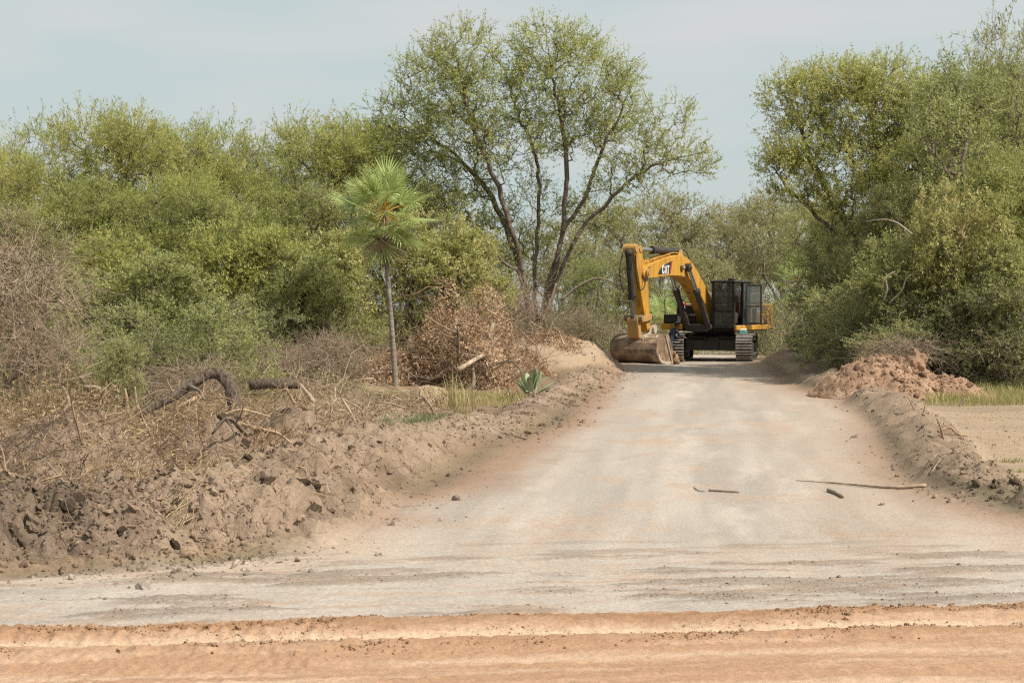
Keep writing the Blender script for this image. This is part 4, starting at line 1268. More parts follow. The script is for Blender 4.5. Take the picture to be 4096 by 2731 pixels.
BM().box(-2.05, -1.72, 1.478, 1.488, 1.42, 1.58, 0).obj('latch_plate', 'black', side)
wd = BM().box(-1.40, -.86, 1.478, 1.486, 1.88, 2.15, 0).obj('number_plate', 'white', side)
mk = BM()
for r_ in range(2):                                                     # block figures 330 on the white patch
    z0 = 1.905 + r_ * .12
    for c_ in range(3):
        x0 = -.93 - c_ * .15
        mk.box(x0 - .09, x0, 1.4865, 1.490, z0 + .065, z0 + .088, 0).box(x0 - .09, x0, 1.4865, 1.490, z0, z0 + .02, 0)
        mk.box(x0 - .09, x0 - .065, 1.4865, 1.490, z0 + .0205, z0 + .0645, 0)
mk.obj('figures', 'decal_black', wd)
BM().box(-1.38, -.95, 1.478, 1.486, 1.72, 1.86, 0).obj('warning_label', 'yellow', side)

# right-hand tool box and tank in front of the engine
tb = BM().box(.35, 1.70, -1.44, -.64, 1.44, 1.80, .03).obj('tool_box', 'black', EX)
vs_ = BM()
for i in range(3): vs_.box(1.702, 1.712, -.86, -.72, 1.52 + i * .08, 1.555 + i * .08, 0)
vs_.obj('vent_slots', 'white', tb)
BM().box(1.702, 1.710, -1.36, -.95, 1.52, 1.70, 0).obj('panel', 'dark_steel', tb)
BM().box(-.55, .33, -1.44, -.64, 1.44, 2.16, .04).obj('fuel_tank', 'black', EX)
rl = BM()
for x0, x1 in ((.4, 1.6),):
    rl.tube([(x0, -1.40, 1.80), (x0, -1.40, 2.45), (x1, -1.40, 2.45), (x1, -1.40, 1.80)], .018, 6, 30)
rl.obj('handrail', 'dark_steel', EX)

# cab
cx0, cx1, cy0, cy1, cz0, cz1 = -.22, 1.66, .50, 1.44, 1.26, 3.06
cabf = BM().box(cx0, cx1, cy0, cy1, cz0, cz0 + .14, .02)
for (px_, py_) in ((cx1 - .06, cy0 + .06), (cx1 - .06, cy1 - .06), (cx0 + .06, cy0 + .06), (cx0 + .06, cy1 - .06), (.62, cy1 - .05)):
    cabf.box(px_ - .05, px_ + .05, py_ - .05, py_ + .05, cz0 + .13, cz1 - .06, .012)
cabf.box(cx1 - .09, cx1 - .02, cy0 + .05, cy1 - .05, cz0 + .63, cz0 + .70, .01)
cabf.box(cx0 + .02, cx0 + .07, cy0 + .05, cy1 - .05, cz0 + .13, 2.2, .01)
cabf.box(cx0 + .05, cx1 - .05, cy0 + .02, cy0 + .06, cz0 + .13, 1.95, .01)
cab = cabf.obj('cab', 'black', EX)
BM().plan([(cx0 - .05, cy0 - .04), (cx1 + .06, cy0 - .04), (cx1 + .06, cy1 + .04), (cx0 - .05, cy1 + .04)], cz1 - .06, cz1 + .03, .03).obj('cab_roof', 'black', cab)
BM().box(.55, .80, .85, 1.10, cz1 + .032, cz1 + .12, .02).obj('roof_hatch', 'black', cab)
BM().box(cx1 - .055, cx1 - .045, cy0 + .10, cy1 - .10, cz0 + .70, cz1 - .08, 0).obj('windscreen', 'glass', cab)
BM().box(cx1 - .055, cx1 - .045, cy0 + .10, cy1 - .10, cz0 + .15, cz0 + .63, 0).obj('lower_windscreen', 'glass', cab)
BM().box(cx0 + .10, .56, cy1 - .055, cy1 - .045, cz0 + .75, cz1 - .08, 0).obj('side_window', 'glass', cab)
BM().box(cx0 + .10, .56, cy1 - .07, cy1 - .035, cz0 + .14, cz0 + .73, .01).obj('side_panel', 'black', cab)
BM().box(cx0 + .10, cx1 - .12, cy0 + .035, cy0 + .045, 1.97, cz1 - .08, 0).obj('side_window', 'glass', cab)
BM().box(cx0 + .035, cx0 + .045, cy0 + .10, cy1 - .10, 2.22, cz1 - .08, 0).obj('rear_window', 'glass', cab)
st = BM().box(.15, .70, .72, 1.20, 1.62, 1.80, .04)
st.prism([(.10, 1.80), (.26, 1.80), (.16, 2.48), (.02, 2.48)], .74, 1.18, .03).obj('seat', 'seat', cab)
BM().box(.25, .40, .76, .88, 1.42, 1.62, .02).cyl((1.0, .78, 1.40), (1.08, .80, 2.02), .02).cyl((1.0, 1.12, 1.40), (1.08, 1.10, 2.02), .02).box(.75, 1.1, 1.14, 1.26, 1.44, 1.86, .03).obj('control_levers', 'dark_steel', cab)
BM().tube([(cx1 + .02, cy0 + .25, cz1 - .12), (cx1 + .03, cy0 + .45, 2.7), (cx1 + .02, cy0 + .52, 2.42)], .012).obj('wiper', 'black', cab)
# cab door, swung open and hooked back along the side
dr = thing('door', 'x', 'x', (.60, cy1 + .06, 0), math.radians(152)); del dr['category']; del dr['label']
dr.parent = EX
BM().prism([(.0, 1.42), (.0, 2.98), (.62, 2.98), (.80, 2.80), (.86, 2.1), (.82, 1.42)], -.035, .0, .01)
d_f = BM()
d_f.box(0, .09, -.04, .0, 1.42, 2.96, .008).box(.76, .85, -.04, .0, 1.42, 2.96, .008).box(.091, .759, -.04, .0, 2.88, 2.96, .008).box(.091, .759, -.04, .0, 1.42, 1.50, .008).box(.091, .759, -.04, .0, 2.08, 2.15, .008)
d_f.obj('door_frame', 'black', dr)
BM().box(.091, .759, -.025, -.015, 2.151, 2.879, 0).obj('door_window', 'glass', dr)
BM().box(.091, .759, -.025, -.015, 1.501, 2.079, 0).obj('door_window', 'glass', dr)
BM().box(.70, .745, .001, .04, 1.98, 2.06, .006).obj('door_handle', 'bright_steel', dr)
BM().tube([(1.5, cy1 + .03, 1.5), (1.52, cy1 + .12, 1.9), (1.5, cy1 + .12, 2.4), (1.48, cy1 + .03, 2.7)], .016).obj('grab_rail', 'dark_steel', cab)
# mirror on the cab corner, step under the door
BM().tube([(cx1 + .02, cy1, 2.7), (cx1 + .18, cy1 + .10, 2.72), (cx1 + .2, cy1 + .12, 2.5)], .012).box(cx1 + .17, cx1 + .21, cy1 + .04, cy1 + .22, 2.26, 2.52, .01).obj('mirror', 'black', cab)

# boom
top = [(7.86, 3.30), (7.72, 3.46), (7.09, 3.63), (6.4, 3.74), (5.81, 3.84), (5.2, 3.93), (4.57, 3.99), (4.2, 3.99), (3.89, 3.95), (3.39, 3.84), (2.89, 3.62), (2.28, 3.25), (1.76, 2.92), (1.2, 2.52), (.62, 2.02), (.45, 1.80)]
low = [(.42, 1.55), (.62, 1.42), (.85, 1.46), (1.35, 1.88), (1.86, 2.26), (2.35, 2.62), (2.89, 2.93), (3.45, 3.13), (4.28, 3.22), (5.1, 3.22), (5.81, 3.19), (6.73, 3.13), (7.54, 3.08), (7.78, 3.10), (7.88, 3.2)]
boom = BM().prism(top + low, -.29, .29, .015).obj('boom', 'yellow', EX)
def D(x, z): return (x, z)
dec = BM().prism([(6.57, 3.24), (6.50, 3.34), (6.30, 3.47), (5.95, 3.60), (5.30, 3.74), (5.30, 3.64), (5.42, 3.28)], .2925, .2955, 0).obj('decal', 'decal_black', boom)
# red wedge at the back end of the black patch
BM().prism([(5.30, 3.74), (5.16, 3.77), (5.38, 3.27), (5.46, 3.27)], .2958, .2985, 0).obj('red_wedge', 'red', boom)


def letters(polys, name, mat, parent, y):
    b = BM()
    for p in polys: b.prism(p, y, y + .003, 0)
    return b.obj(name, mat, parent)


# C A T, running towards the machine (local -x is the reader's right)
lx, lz, lh, lw = 6.20, 3.275, .31, .255
def L_(u, v): return (lx - u * lw * 1.0 - .0, lz + v * lh)
c_poly = [[L_(0, .18), L_(.14, 0), L_(.34, 0), L_(.34, .20), L_(.30, .20), L_(.30, .80), L_(.34, .80), L_(.34, 1), L_(.14, 1), L_(0, .82)],
          [L_(.342, 0), L_(.72, 0), L_(.86, .18), L_(.86, .40), L_(.58, .40), L_(.58, .20), L_(.342, .20)],
          [L_(.342, 1), L_(.72, 1), L_(.86, .82), L_(.86, .62), L_(.58, .62), L_(.58, .80), L_(.342, .80)]]
a_poly = [[L_(.96, 0), L_(1.25, 0), L_(1.49, .62), L_(1.49, 1), L_(1.37, 1)], [L_(1.73, 0), L_(2.02, 0), L_(1.61, 1), L_(1.492, 1), L_(1.492, .62)]]
t_poly = [[L_(1.88, .80), L_(2.76, .80), L_(2.76, 1), L_(1.88, 1)], [L_(2.18, 0), L_(2.46, 0), L_(2.46, .798), L_(2.18, .798)]]
letters(c_poly + a_poly + t_poly, 'lettering', 'white', boom, .2990)
letters([[L_(1.28, -.03), L_(1.70, -.03), L_(1.49, .48)]], 'triangle', 'yellow', boom, .3025)
BM().cyl((3.79, -.46, 3.54), (3.79, .46, 3.54), .16, seg=18).obj('cylinder_pin', 'dark_steel', boom)
BM().box(4.12, 4.38, .293, .40, 3.46, 3.62, .03).obj('work_lamp', 'muffler', boom)
BM().box(4.18, 4.32, .401, .408, 3.50, 3.58, 0).obj('lamp_glass', 'bucket_edge', boom)
ps = BM()
for yy in (-.12, 0.0, .12):
    ps.tube([(7.2, yy, 3.66), (6.4, yy, 3.80), (5.5, yy, 3.95), (4.7, yy, 4.06), (4.0, yy, 4.04), (3.2, yy, 3.83)], .022, 6, 30)
for xx, zz in ((6.7, 3.74), (5.9, 3.87), (5.2, 3.98)): ps.box(xx - .03, xx + .03, -.17, .17, zz - .03, zz + .03, .005)
ps.obj('hydraulic_pipes', 'yellow', boom)
BM().tube([(3.95, .1, 4.18), (3.6, .12, 4.22), (3.2, .12, 4.05), (2.8, .1, 3.62)], .02).tube([(3.95, -.1, 4.18), (3.55, -.1, 4.18), (3.1, -.1, 3.98), (2.8, -.1, 3.62)], .02).obj('hose', 'rubber', boom)
BM().prism([(4.25, 3.96), (3.70, 3.92), (3.86, 4.20), (4.02, 4.20)], -.17, -.12, .008).prism([(4.25, 3.96), (3.70, 3.92), (3.86, 4.20), (4.02, 4.20)], .12, .17, .008).obj('cylinder_bracket', 'yellow_dirty', boom)


def ram(name, a, b, r, frac, parent, rr=None):
    a, b = Vector(a), Vector(b)
    m = a + (b - a) * frac
    d = (b - a).normalized()
    o = BM().cyl(a, m, r, seg=16).cyl(m - d * .14, m + d * .02, r * 1.16, seg=16).ball(a, r * 1.25).cyl(a + d * .5, a + d * .56, r * 1.10).obj(name, 'dark_steel', parent, False)
    BM().cyl(m, b, rr or r * .62, seg=12).obj('rod', 'rod', o)
    BM().ball(b, r * 1.15).obj('rod_eye', 'dark_steel', o)
    return o


ram('boom_cylinder', (1.75, .42, 1.32), (3.79, .40, 3.54), .115, .62, EX)
ram('boom_cylinder', (1.75, -.42, 1.32), (3.79, -.40, 3.54), .115, .62, EX)
ram('arm_cylinder', (3.94, 0, 4.14), (7.98, 0, 4.10), .125, .62, EX)

# arm
arm = BM().prism([(8.19, 4.24), (7.96, 4.12), (7.66, 3.75), (7.42, 3.45), (7.26, 3.05), (7.19, 2.4), (7.13, 1.92), (7.02, 1.35), (7.06, 1.24), (7.18, 1.20), (7.32, 1.26),
                  (7.57, 1.80), (7.84, 2.42), (8.10, 3.06), (8.38, 3.72), (8.52, 4.02), (8.46, 4.20), (8.34, 4.28)], -.195, .195, .015).obj('arm', 'yellow', EX)
BM().cyl((7.62, -.36, 3.29), (7.62, .36, 3.29), .15, seg=18).cyl((7.62, .36, 3.29), (7.62, .39, 3.29), .09).obj('arm_pin', 'yellow_dirty', EX)
BM().cyl((8.38, -.24, 4.12), (8.38, .24, 4.12), .15, seg=16).cyl((7.98, -.23, 4.10), (7.98, .23, 4.10), .11, seg=14).obj('pin', 'yellow_dirty', arm)
ram('bucket_cylinder', (8.55, 0, 3.95), (8.12, 0, 1.70), .125, .70, EX)
BM().tube([(8.52, .24, 3.9), (8.6, .30, 3.2), (8.45, .33, 2.7), (8.0, .33, 2.75), (7.75, .34, 3.2), (7.5, .34, 3.5)], .022, 6, 30).tube([(8.6, -.2, 4.0), (8.78, -.24, 3.4), (8.72, -.22, 2.9), (8.6, -.16, 2.6)], .022, 6, 24).obj('hose', 'rubber', EX)
# bucket links: two side links from the arm to the cylinder end, two more down to the bucket
for yy in (-.27, .27):
    BM().prism([(8.20, 1.78), (8.02, 1.80), (7.60, 1.78), (7.16, 1.84), (7.06, 1.76), (7.12, 1.66), (7.60, 1.58), (8.06, 1.56), (8.22, 1.64)], yy - .035, yy + .035, .01).obj('side_link', 'yellow_dirty', EX)
BM().cyl((8.12, -.34, 1.70), (8.12, .34, 1.70), .105, seg=16).cyl((7.12, -.34, 1.75), (7.12, .34, 1.75), .06).obj('link_pin', 'bucket', EX)
lk = BM().prism([(8.24, 1.74), (8.04, 1.60), (7.84, 1.02), (7.98, .92), (8.12, 1.02), (8.26, 1.60)], -.21, .21, .02)
lk.obj('bucket_link', 'yellow_dirty', EX)

# bucket: wrapped shell, side plates, ears, lip and teeth, mouth towards the machine
out = [(7.20, 1.10), (7.34, 1.14), (7.62, 1.10), (7.95, 1.00), (8.14, .84), (8.19, .62), (8.12, .40), (7.95, .21), (7.70, .10), (7.40, .055), (7.0, .05), (6.5, .06)]
inn = [(x + (7.3 - x) * .045, z + (.60 - z) * .055) for x, z in out]
HW = .86
bk = BM()
for i in range(len(out) - 1):
    bk.prism([out[i], out[i + 1], inn[i + 1], inn[i]], -HW, HW, 0)
bucket = bk.obj('bucket', 'bucket', EX)
prof = [(7.12, 1.05), (7.20, 1.12), (7.34, 1.14), (7.62, 1.10), (7.95, 1.00), (8.14, .84), (8.19, .62), (8.12, .40), (7.95, .21), (7.70, .10), (7.40, .055), (7.0, .05), (6.42, .06), (6.40, .12)]
for yy in (-HW, HW):
    sp = BM().prism(prof, yy - .018, yy + .018, .004).obj('side_plate', 'bucket', bucket)
    s_ = 1 if yy > 0 else -1
    BM().prism([(7.08, 1.10), (7.28, 1.12), (7.26, .96), (6.66, .14), (6.36, .10)], yy + s_ * .020, yy + s_ * .052, .006).obj('side_cutter', 'bucket', bucket)
    BM().prism([(7.40, 1.10), (7.33, 1.10), (6.72, .16), (6.80, .13)], yy + s_ * .020, yy + s_ * .060, .006).obj('edge_bar', 'bucket_edge', bucket)
    BM().prism([(6.60, .08), (7.2, .065), (7.66, .12), (7.92, .24), (8.03, .40), (7.98, .46), (7.84, .30), (7.60, .20), (7.2, .16), (6.62, .18)], yy + s_ * .020, yy + s_ * .040, .004).obj('wear_plate', 'bucket_edge', bucket)
for yy in (-.30, .30):
    BM().prism([(7.00, 1.34), (7.10, 1.42), (7.24, 1.40), (7.42, 1.18), (7.86, 1.10), (8.05, .98), (8.04, .90), (7.60, 1.08), (7.18, 1.08), (7.02, 1.12)], yy - .03, yy + .03, .008).obj('hinge_ear', 'bucket_edge', bucket)
BM().cyl((7.14, -.40, 1.30), (7.14, .40, 1.30), .09, seg=16).cyl((7.93, -.38, 1.00), (7.93, .38, 1.00), .07, seg=14).obj('bucket_pin', 'bucket_edge', bucket)
BM().cyl((7.14, .33, 1.30), (7.14, .43, 1.30), .15, seg=18).obj('pin_collar', 'bucket_edge', bucket)
BM().box(6.40, 6.72, -HW + .02, HW - .02, .035, .085, .006).obj('lip', 'steel', bucket)
for i in range(5):
    yy = -HW + .08 + i * (2 * HW - .16) / 4
    BM().prism([(6.44, .02), (6.06, .06), (6.44, .14)], yy - .055, yy + .055, .008).obj('tooth', 'steel', bucket)
pl = BM()
pl.b.free(); pl.b = bmesh.new()
pl.prism([(7.70, 1.095), (7.93, 1.023), (7.922, 1.008), (7.69, 1.08)], .38, .76, 0)
plate = pl.obj('name_plate', 'bucket_edge', bucket)
pm = BM()
for i in range(5): pm.prism([(7.75, 1.095), (7.86, 1.060), (7.855, 1.045), (7.745, 1.08)], .43 + i * .06, .465 + i * .06, 0)
pm.obj('raised_marks', 'bucket', plate)
cl_me = mesh_from('stuck_soil', CL2[1][0], None, CL2[1][1], {'rnd': np.full(len(CL2[1][0]), .5)}, True)
cl_me.materials.append(M['clod_orange'])
for (x_, y_, z_, s_) in ((6.50, .95, .22, .16), (6.36, .93, .12, .12), (6.62, .92, .40, .11), (6.25, .85, .06, .10), (6.2, .5, .05, .1)):
    o = link('stuck_soil', cl_me, None, bucket); o.location = (x_, y_, z_); o.scale = (s_, s_ * .6, s_ * 1.2); o.rotation_euler = (x_ * 9, y_ * 5, 1)

# things left on the machine
def at_ex(x, y, z):
    c, s = math.cos(H_UP), math.sin(H_UP)
    return (EX_C[0] + x * c - y * s, EX_C[1] + x * s + y * c, ex_z + z)
fe = thing('fire_extinguisher', 'red fire extinguisher standing on the black tool box of the excavator', 'extinguisher', at_ex(.9, -.95, 1.80))
BM().cyl((0, 0, 0), (0, 0, .42), .085, seg=14).cyl((0, 0, .42), (0, 0, .50), .085, .03, seg=14).obj('cylinder', 'red', fe)
BM().cyl((0, 0, .50), (0, 0, .56), .025, seg=8).box(-.02, .10, -.015, .015, .56, .585, .004).tube([(.03, 0, .53), (.12, 0, .45), (.11, 0, .2)], .012).obj('valve', 'black', fe)
BM().cyl((0, 0, .16), (0, 0, .30), .087, seg=14).obj('label_band', 'white', fe)
xx_, yy_ = rotz(1.75, 1.22, UC)
bg = thing('water_jug', 'small teal plastic jug lying on the right hand track', 'jug', at_ex(xx_, yy_, 1.05))
BM().plan([(-.16, -.12), (.16, -.12), (.18, .0), (.16, .12), (-.16, .12), (-.18, 0)], 0, .13, .03).obj('body', 'teal', bg)
BM().plan([(-.14, -.11), (.10, -.12), (.15, .02), (.08, .12), (-.12, .10)], .131, .20, .03).obj('rag', 'white', bg)


# ------------------------------------------------------------------ the person beside the track
def person():
    mm, nt, n, l, b, out = nodes_of('navy_cloth'); b.inputs['Base Color'].default_value = (.018, .026, .045, 1); b.inputs['Roughness'].default_value = .9
    mt, nt, n, l, b, out = nodes_of('teal_trousers'); b.inputs['Base Color'].default_value = (.020, .075, .080, 1); b.inputs['Roughness'].default_value = .9
    ms, nt, n, l, b, out = nodes_of('skin'); b.inputs['Base Color'].default_value = (.16, .085, .055, 1); b.inputs['Roughness'].default_value = .6
    mh, nt, n, l, b, out = nodes_of('dark_hair'); b.inputs['Base Color'].default_value = (.012, .010, .009, 1); b.inputs['Roughness'].default_value = .8
    # local: faces +x, z up; trunk bent forward over the track, right hand on the machine
    J = {'pel': (0, 0, .93, .15), 'spine': (.07, 0, 1.10, .145), 'chest': (.17, 0, 1.29, .165), 'neck': (.27, 0, 1.46, .062), 'skull': (.33, 0, 1.56, .095), 'crown': (.36, 0, 1.66, .085), 'nose': (.43, 0, 1.55, .03)}
    E = [('pel', 'spine'), ('spine', 'chest'), ('chest', 'neck'), ('neck', 'skull'), ('skull', 'crown'), ('skull', 'nose')]
    for s, k in ((1, 'l'), (-1, 'r')):
        J.update({'hip' + k: (.0, .10 * s, .88, .105), 'knee' + k: (.06 + .05 * s, .11 * s, .48, .070), 'ank' + k: (-.02 + .06 * s, .11 * s, .09, .048), 'toe' + k: (.16 + .06 * s, .12 * s, .04, .045),
                  'sh' + k: (.20, .19 * s, 1.39, .075), 'elb' + k: (.34 if s < 0 else .30, .24 * s, 1.14, .052), 'wri' + k: (.54 if s < 0 else .48, .18 * s, 1.06 if s < 0 else .95, .036), 'palm' + k: (.61 if s < 0 else .54, .17 * s, 1.05 if s < 0 else .90, .038)})
        E += [('pel', 'hip' + k), ('hip' + k, 'knee' + k), ('knee' + k, 'ank' + k), ('ank' + k, 'toe' + k), ('chest', 'sh' + k), ('sh' + k, 'elb' + k), ('elb' + k, 'wri' + k), ('wri' + k, 'palm' + k)]
        pv = J['palm' + k]
        for f in range(4):
            a = (pv[0] + .045, pv[1] + (f - 1.5) * .022, pv[2] - .005); c = (pv[0] + .085 - .008 * abs(f - 1.3), pv[1] + (f - 1.5) * .024, pv[2] - .035)
            J['f%d%s' % (f, k)] = (*a, .011); J['g%d%s' % (f, k)] = (*c, .009)
            E += [('palm' + k, 'f%d%s' % (f, k)), ('f%d%s' % (f, k), 'g%d%s' % (f, k))]
        J['t' + k] = (pv[0] + .02, pv[1] - s * .05, pv[2] + .01, .011); E.append(('palm' + k, 't' + k))
    names = list(J)
    me = bpy.data.meshes.new('person_skeleton')
    me.from_pydata([J[k][:3] for k in names], [(names.index(a), names.index(c)) for a, c in E], [])
    tmp = bpy.data.objects.new('tmp_person', me); COL.objects.link(tmp)
    sk = tmp.modifiers.new('skin', 'SKIN')
    for i, k in enumerate(names):
        me.skin_vertices[0].data[i].radius = (J[k][3],) * 2
        me.skin_vertices[0].data[i].use_root = (k == 'pel')
    sub = tmp.modifiers.new('sub', 'SUBSURF'); sub.levels = 2; sub.render_levels = 2
    dg = bpy.context.evaluated_depsgraph_get()
    body = bpy.data.meshes.new_from_object(tmp.evaluated_get(dg))
    bpy.data.objects.remove(tmp)
    body.name = 'body'
    body.materials.clear()
    for m in (ms, mm, mt, mh): body.materials.append(m)
    for p in body.polygons:
        c = p.center
        if c.z < .06: p.material_index = 3
        elif c.z < .93: p.material_index = 2 if (c.x < .36) else 0
        elif c.z > 1.47: p.material_index = 0
        elif c.x > .52: p.material_index = 0
        else: p.material_index = 1
        p.use_smooth = True
    xr_, yr_ = rotz(2.36, -1.72, -UC)
    X, Y, _ = at_ex(2.55, -1.95, 0)
    px = 669.5
    Y = 64.6; X = (px - 512) / F_PX * Y
    P = thing('person', 'person in dark navy jacket and teal trousers bending beside the left track', 'person', (X, Y, gz(X, Y)), math.radians(18))
    P.scale = (.93, .93, .90)
    link('body', body, None, P)
    hair = BM().ball((.345, 0, 1.655), .112, (1.0, .88, .85)).ball((.285, 0, 1.61), .10, (.75, .92, 1.0)).mesh('hair', True)
    hair.materials.append(mh); link('hair', hair, None, P)
person()


# ------------------------------------------------------------------ palms
def frond_mesh(name, R, n_seg, pet, spread=118, sag=.25, seed=0, pr=.012):
    """a fan leaf: stalk along +x from the origin, then a folded fan of narrow blades"""
    q = np.random.default_rng(seed)
    g = Geo()
    hub = np.array([pet, 0, -.06 * pet])
    add_tube(g, catmull([(0, 0, 0), (pet * .5, 0, .02), hub], 6), np.linspace(pr, pr * .6, 6), 5, False, rnd=.3)
    stalk = g
    f = Geo()
    for i in range(n_seg):
        a = math.radians(-spread + 2 * spread * (i + .5) / n_seg)
        L = R * (1 - .22 * abs(a) / 2.0) * q.uniform(.88, 1.05)
        half = math.radians(spread / n_seg) * .92
        d = np.array([math.cos(a), math.sin(a), .18 * math.cos(a)]); s = np.array([-math.sin(a), math.cos(a), 0])
        pts = []
        for t, w in ((.06, .06), (.45, .45), (.72, .34), (1.0, .02)):
            c = hub + d * L * t + np.array([0, 0, -sag * L * max(0, t - .4) ** 2 * 2.2 * q.uniform(.5, 1.5)])
            ww = math.tan(half) * L * w
            pts.append((c - s * ww, c + np.array([0, 0, -.25 * ww]), c + s * ww))
        V = np.array(pts).reshape(-1, 3)
        Q = []
        for j in range(3):
            Q += [(j * 3, j * 3 + 1, j * 3 + 4, j * 3 + 3), (j * 3 + 1, j * 3 + 2, j * 3 + 5, j * 3 + 4)]
        f.add(V, Q, rnd=np.full(12, q.random()))
    return stalk.mesh(name + '_stalk', True), f.mesh(name + '_fan')


FR = [frond_mesh('frond', .66, 30, .66, 128, .12, 1), frond_mesh('frond', .62, 28, .60, 120, .20, 2), frond_mesh('frond', .68, 30, .74, 130, .08, 3)]
FD = [frond_mesh('dead_frond', .62, 18, .5, 60, .9, 5, .009), frond_mesh('dead_frond', .55, 16, .42, 50, 1.1, 6, .009)]
for s_, f_ in FR: s_.materials.append(M['petiole']); f_.materials.append(M['palm'])
for s_, f_ in FD: s_.materials.append(M['palm_dead']); f_.materials.append(M['palm_dead'])


def palm(name, label, px, py_base, py_crown, Y, scale, n_live, n_dead, trunk_r, bend, lo=-35, skirt=True, cat='palm'):
    b = W(px, py_base, Y); b[2] = gz(b[0], b[1])
    zc = CAM_H - (py_crown - HORIZON) / F_PX * Y - b[2]
    P = thing(name, label, cat, tuple(b))
    hgt = max(zc, .05)
    if trunk_r > 0:
        g = Geo()
        pts = catmull([(0, 0, -.1), (bend * .35, 0, hgt * .3), (bend * .8, 0, hgt * .65), (bend, 0, hgt)], 40)
        rr = trunk_r * (1.0 - .18 * np.linspace(0, 1, 40)) * (1 + .035 * np.sin(np.arange(40) * 2.1)) * (1 + .35 * np.exp(-np.linspace(0, 12, 40)))
        add_tube(g, pts, rr, 12, True, .05, .5)
        link('trunk', g.mesh('palm_trunk', True), M['palm_trunk'], P)
    q = np.random.default_rng(int(px))
    def put(mesh_pair, az, el, roll, sc, nm, zoff):
        o = link(nm, mesh_pair[1], None, P)
        st_ = link('stalk', mesh_pair[0], None, o)
        o.location = (bend if trunk_r > 0 else 0, 0, hgt + zoff)
        o.rotation_euler = (Matrix.Rotation(az, 4, 'Z') @ Matrix.Rotation(-el, 4, 'Y') @ Matrix.Rotation(roll, 4, 'X')).to_euler()
        o.scale = (sc,) * 3
    for i in range(n_live):
        t = i / max(n_live - 1, 1)
        el = math.radians(84 - (84 - lo) * t ** .9 + q.normal() * 9)
        az = i * 2.39996 + q.normal() * .15
        put(FR[i % 3], az, el, q.normal() * .35, scale * q.uniform(.88, 1.1), 'frond', .03 * math.sin(i) - .12 * t)
    for i in range(n_dead):
        put(FD[i % 2], i * 2.39996 + .7, math.radians(q.uniform(-80, -50)), q.normal() * .5, scale * q.uniform(.85, 1.15), 'dead_frond', -.12 - .18 * q.random())
    return P


palm('fan_palm', 'tall fan palm with slender grey trunk standing before the dry brush', 396, 388, 210, 43.7, 1.12, 38, 16, .070, -.28, -55)
palm('fan_palm', 'low fan palm with brown skirt right of the excavator', 803, 352, 280, 74, 1.05, 18, 18, .12, -.2, -40)
palm('fan_palm', 'stemless palm clump behind the excavator arm, under the boom', 664, 340, 322, 73, 1.15, 14, 6, 0, 0, 5)


# ------------------------------------------------------------------ brush, logs, sticks
def wander(n, P, d, L, seg, curl, grav=0.0):
    """curved twigs: start points P, directions d, lengths L"""
    pts = [P]
    cur = P.copy(); dd = nrm(d)
    for s in range(seg):
        dd = nrm(dd + rng.normal(size=(n, 3)) * curl + np.array([0, 0, -grav]))
        cur = cur + dd * (L / seg)[:, None]
        pts.append(cur.copy())
    return pts


def log_mesh(name, pts, r0, r1, k=18, n=90, seed=3):
    """a weathered trunk: knots, swellings and furrowed bark along an uneven axis"""
    g = Geo()
    P = catmull(pts, n)
    P = P + np.stack([fbm(np.linspace(0, 9, n), np.full(n, 1.3 + q), seed + q, 3) for q in range(3)], 1) * r0 * .55
    add_tube(g, P, np.linspace(r0, r1, n), k, True, 0.)
    V = g.V[0]
    A = np.repeat(np.arange(n), k); T_ = np.tile(np.arange(k), n) / k * 6.283
    axis = P[A]
    d = V[:n * k] - axis
    m = 1 + .22 * fbm(A * .09 + np.cos(T_) * .9, np.sin(T_) * .9, seed + 5, 3) + .09 * (billow(np.cos(T_) * 6.5, np.sin(T_) * 6.5 + A * .05, seed + 9, 3, .6) - .4)
    V[:n * k] = axis + d * m[:, None]
    g.V[0] = V
    return g.mesh(name, False)


def stick_mesh(name, pts, r0, r1, k=6, n=None, rough=.15, end_mat=None):
    g = Geo()
    n = n or max(6, 4 * len(pts))
    add_tube(g, catmull(pts, n), np.linspace(r0, r1, n), k, True, rough)
    return g.mesh(name, True)


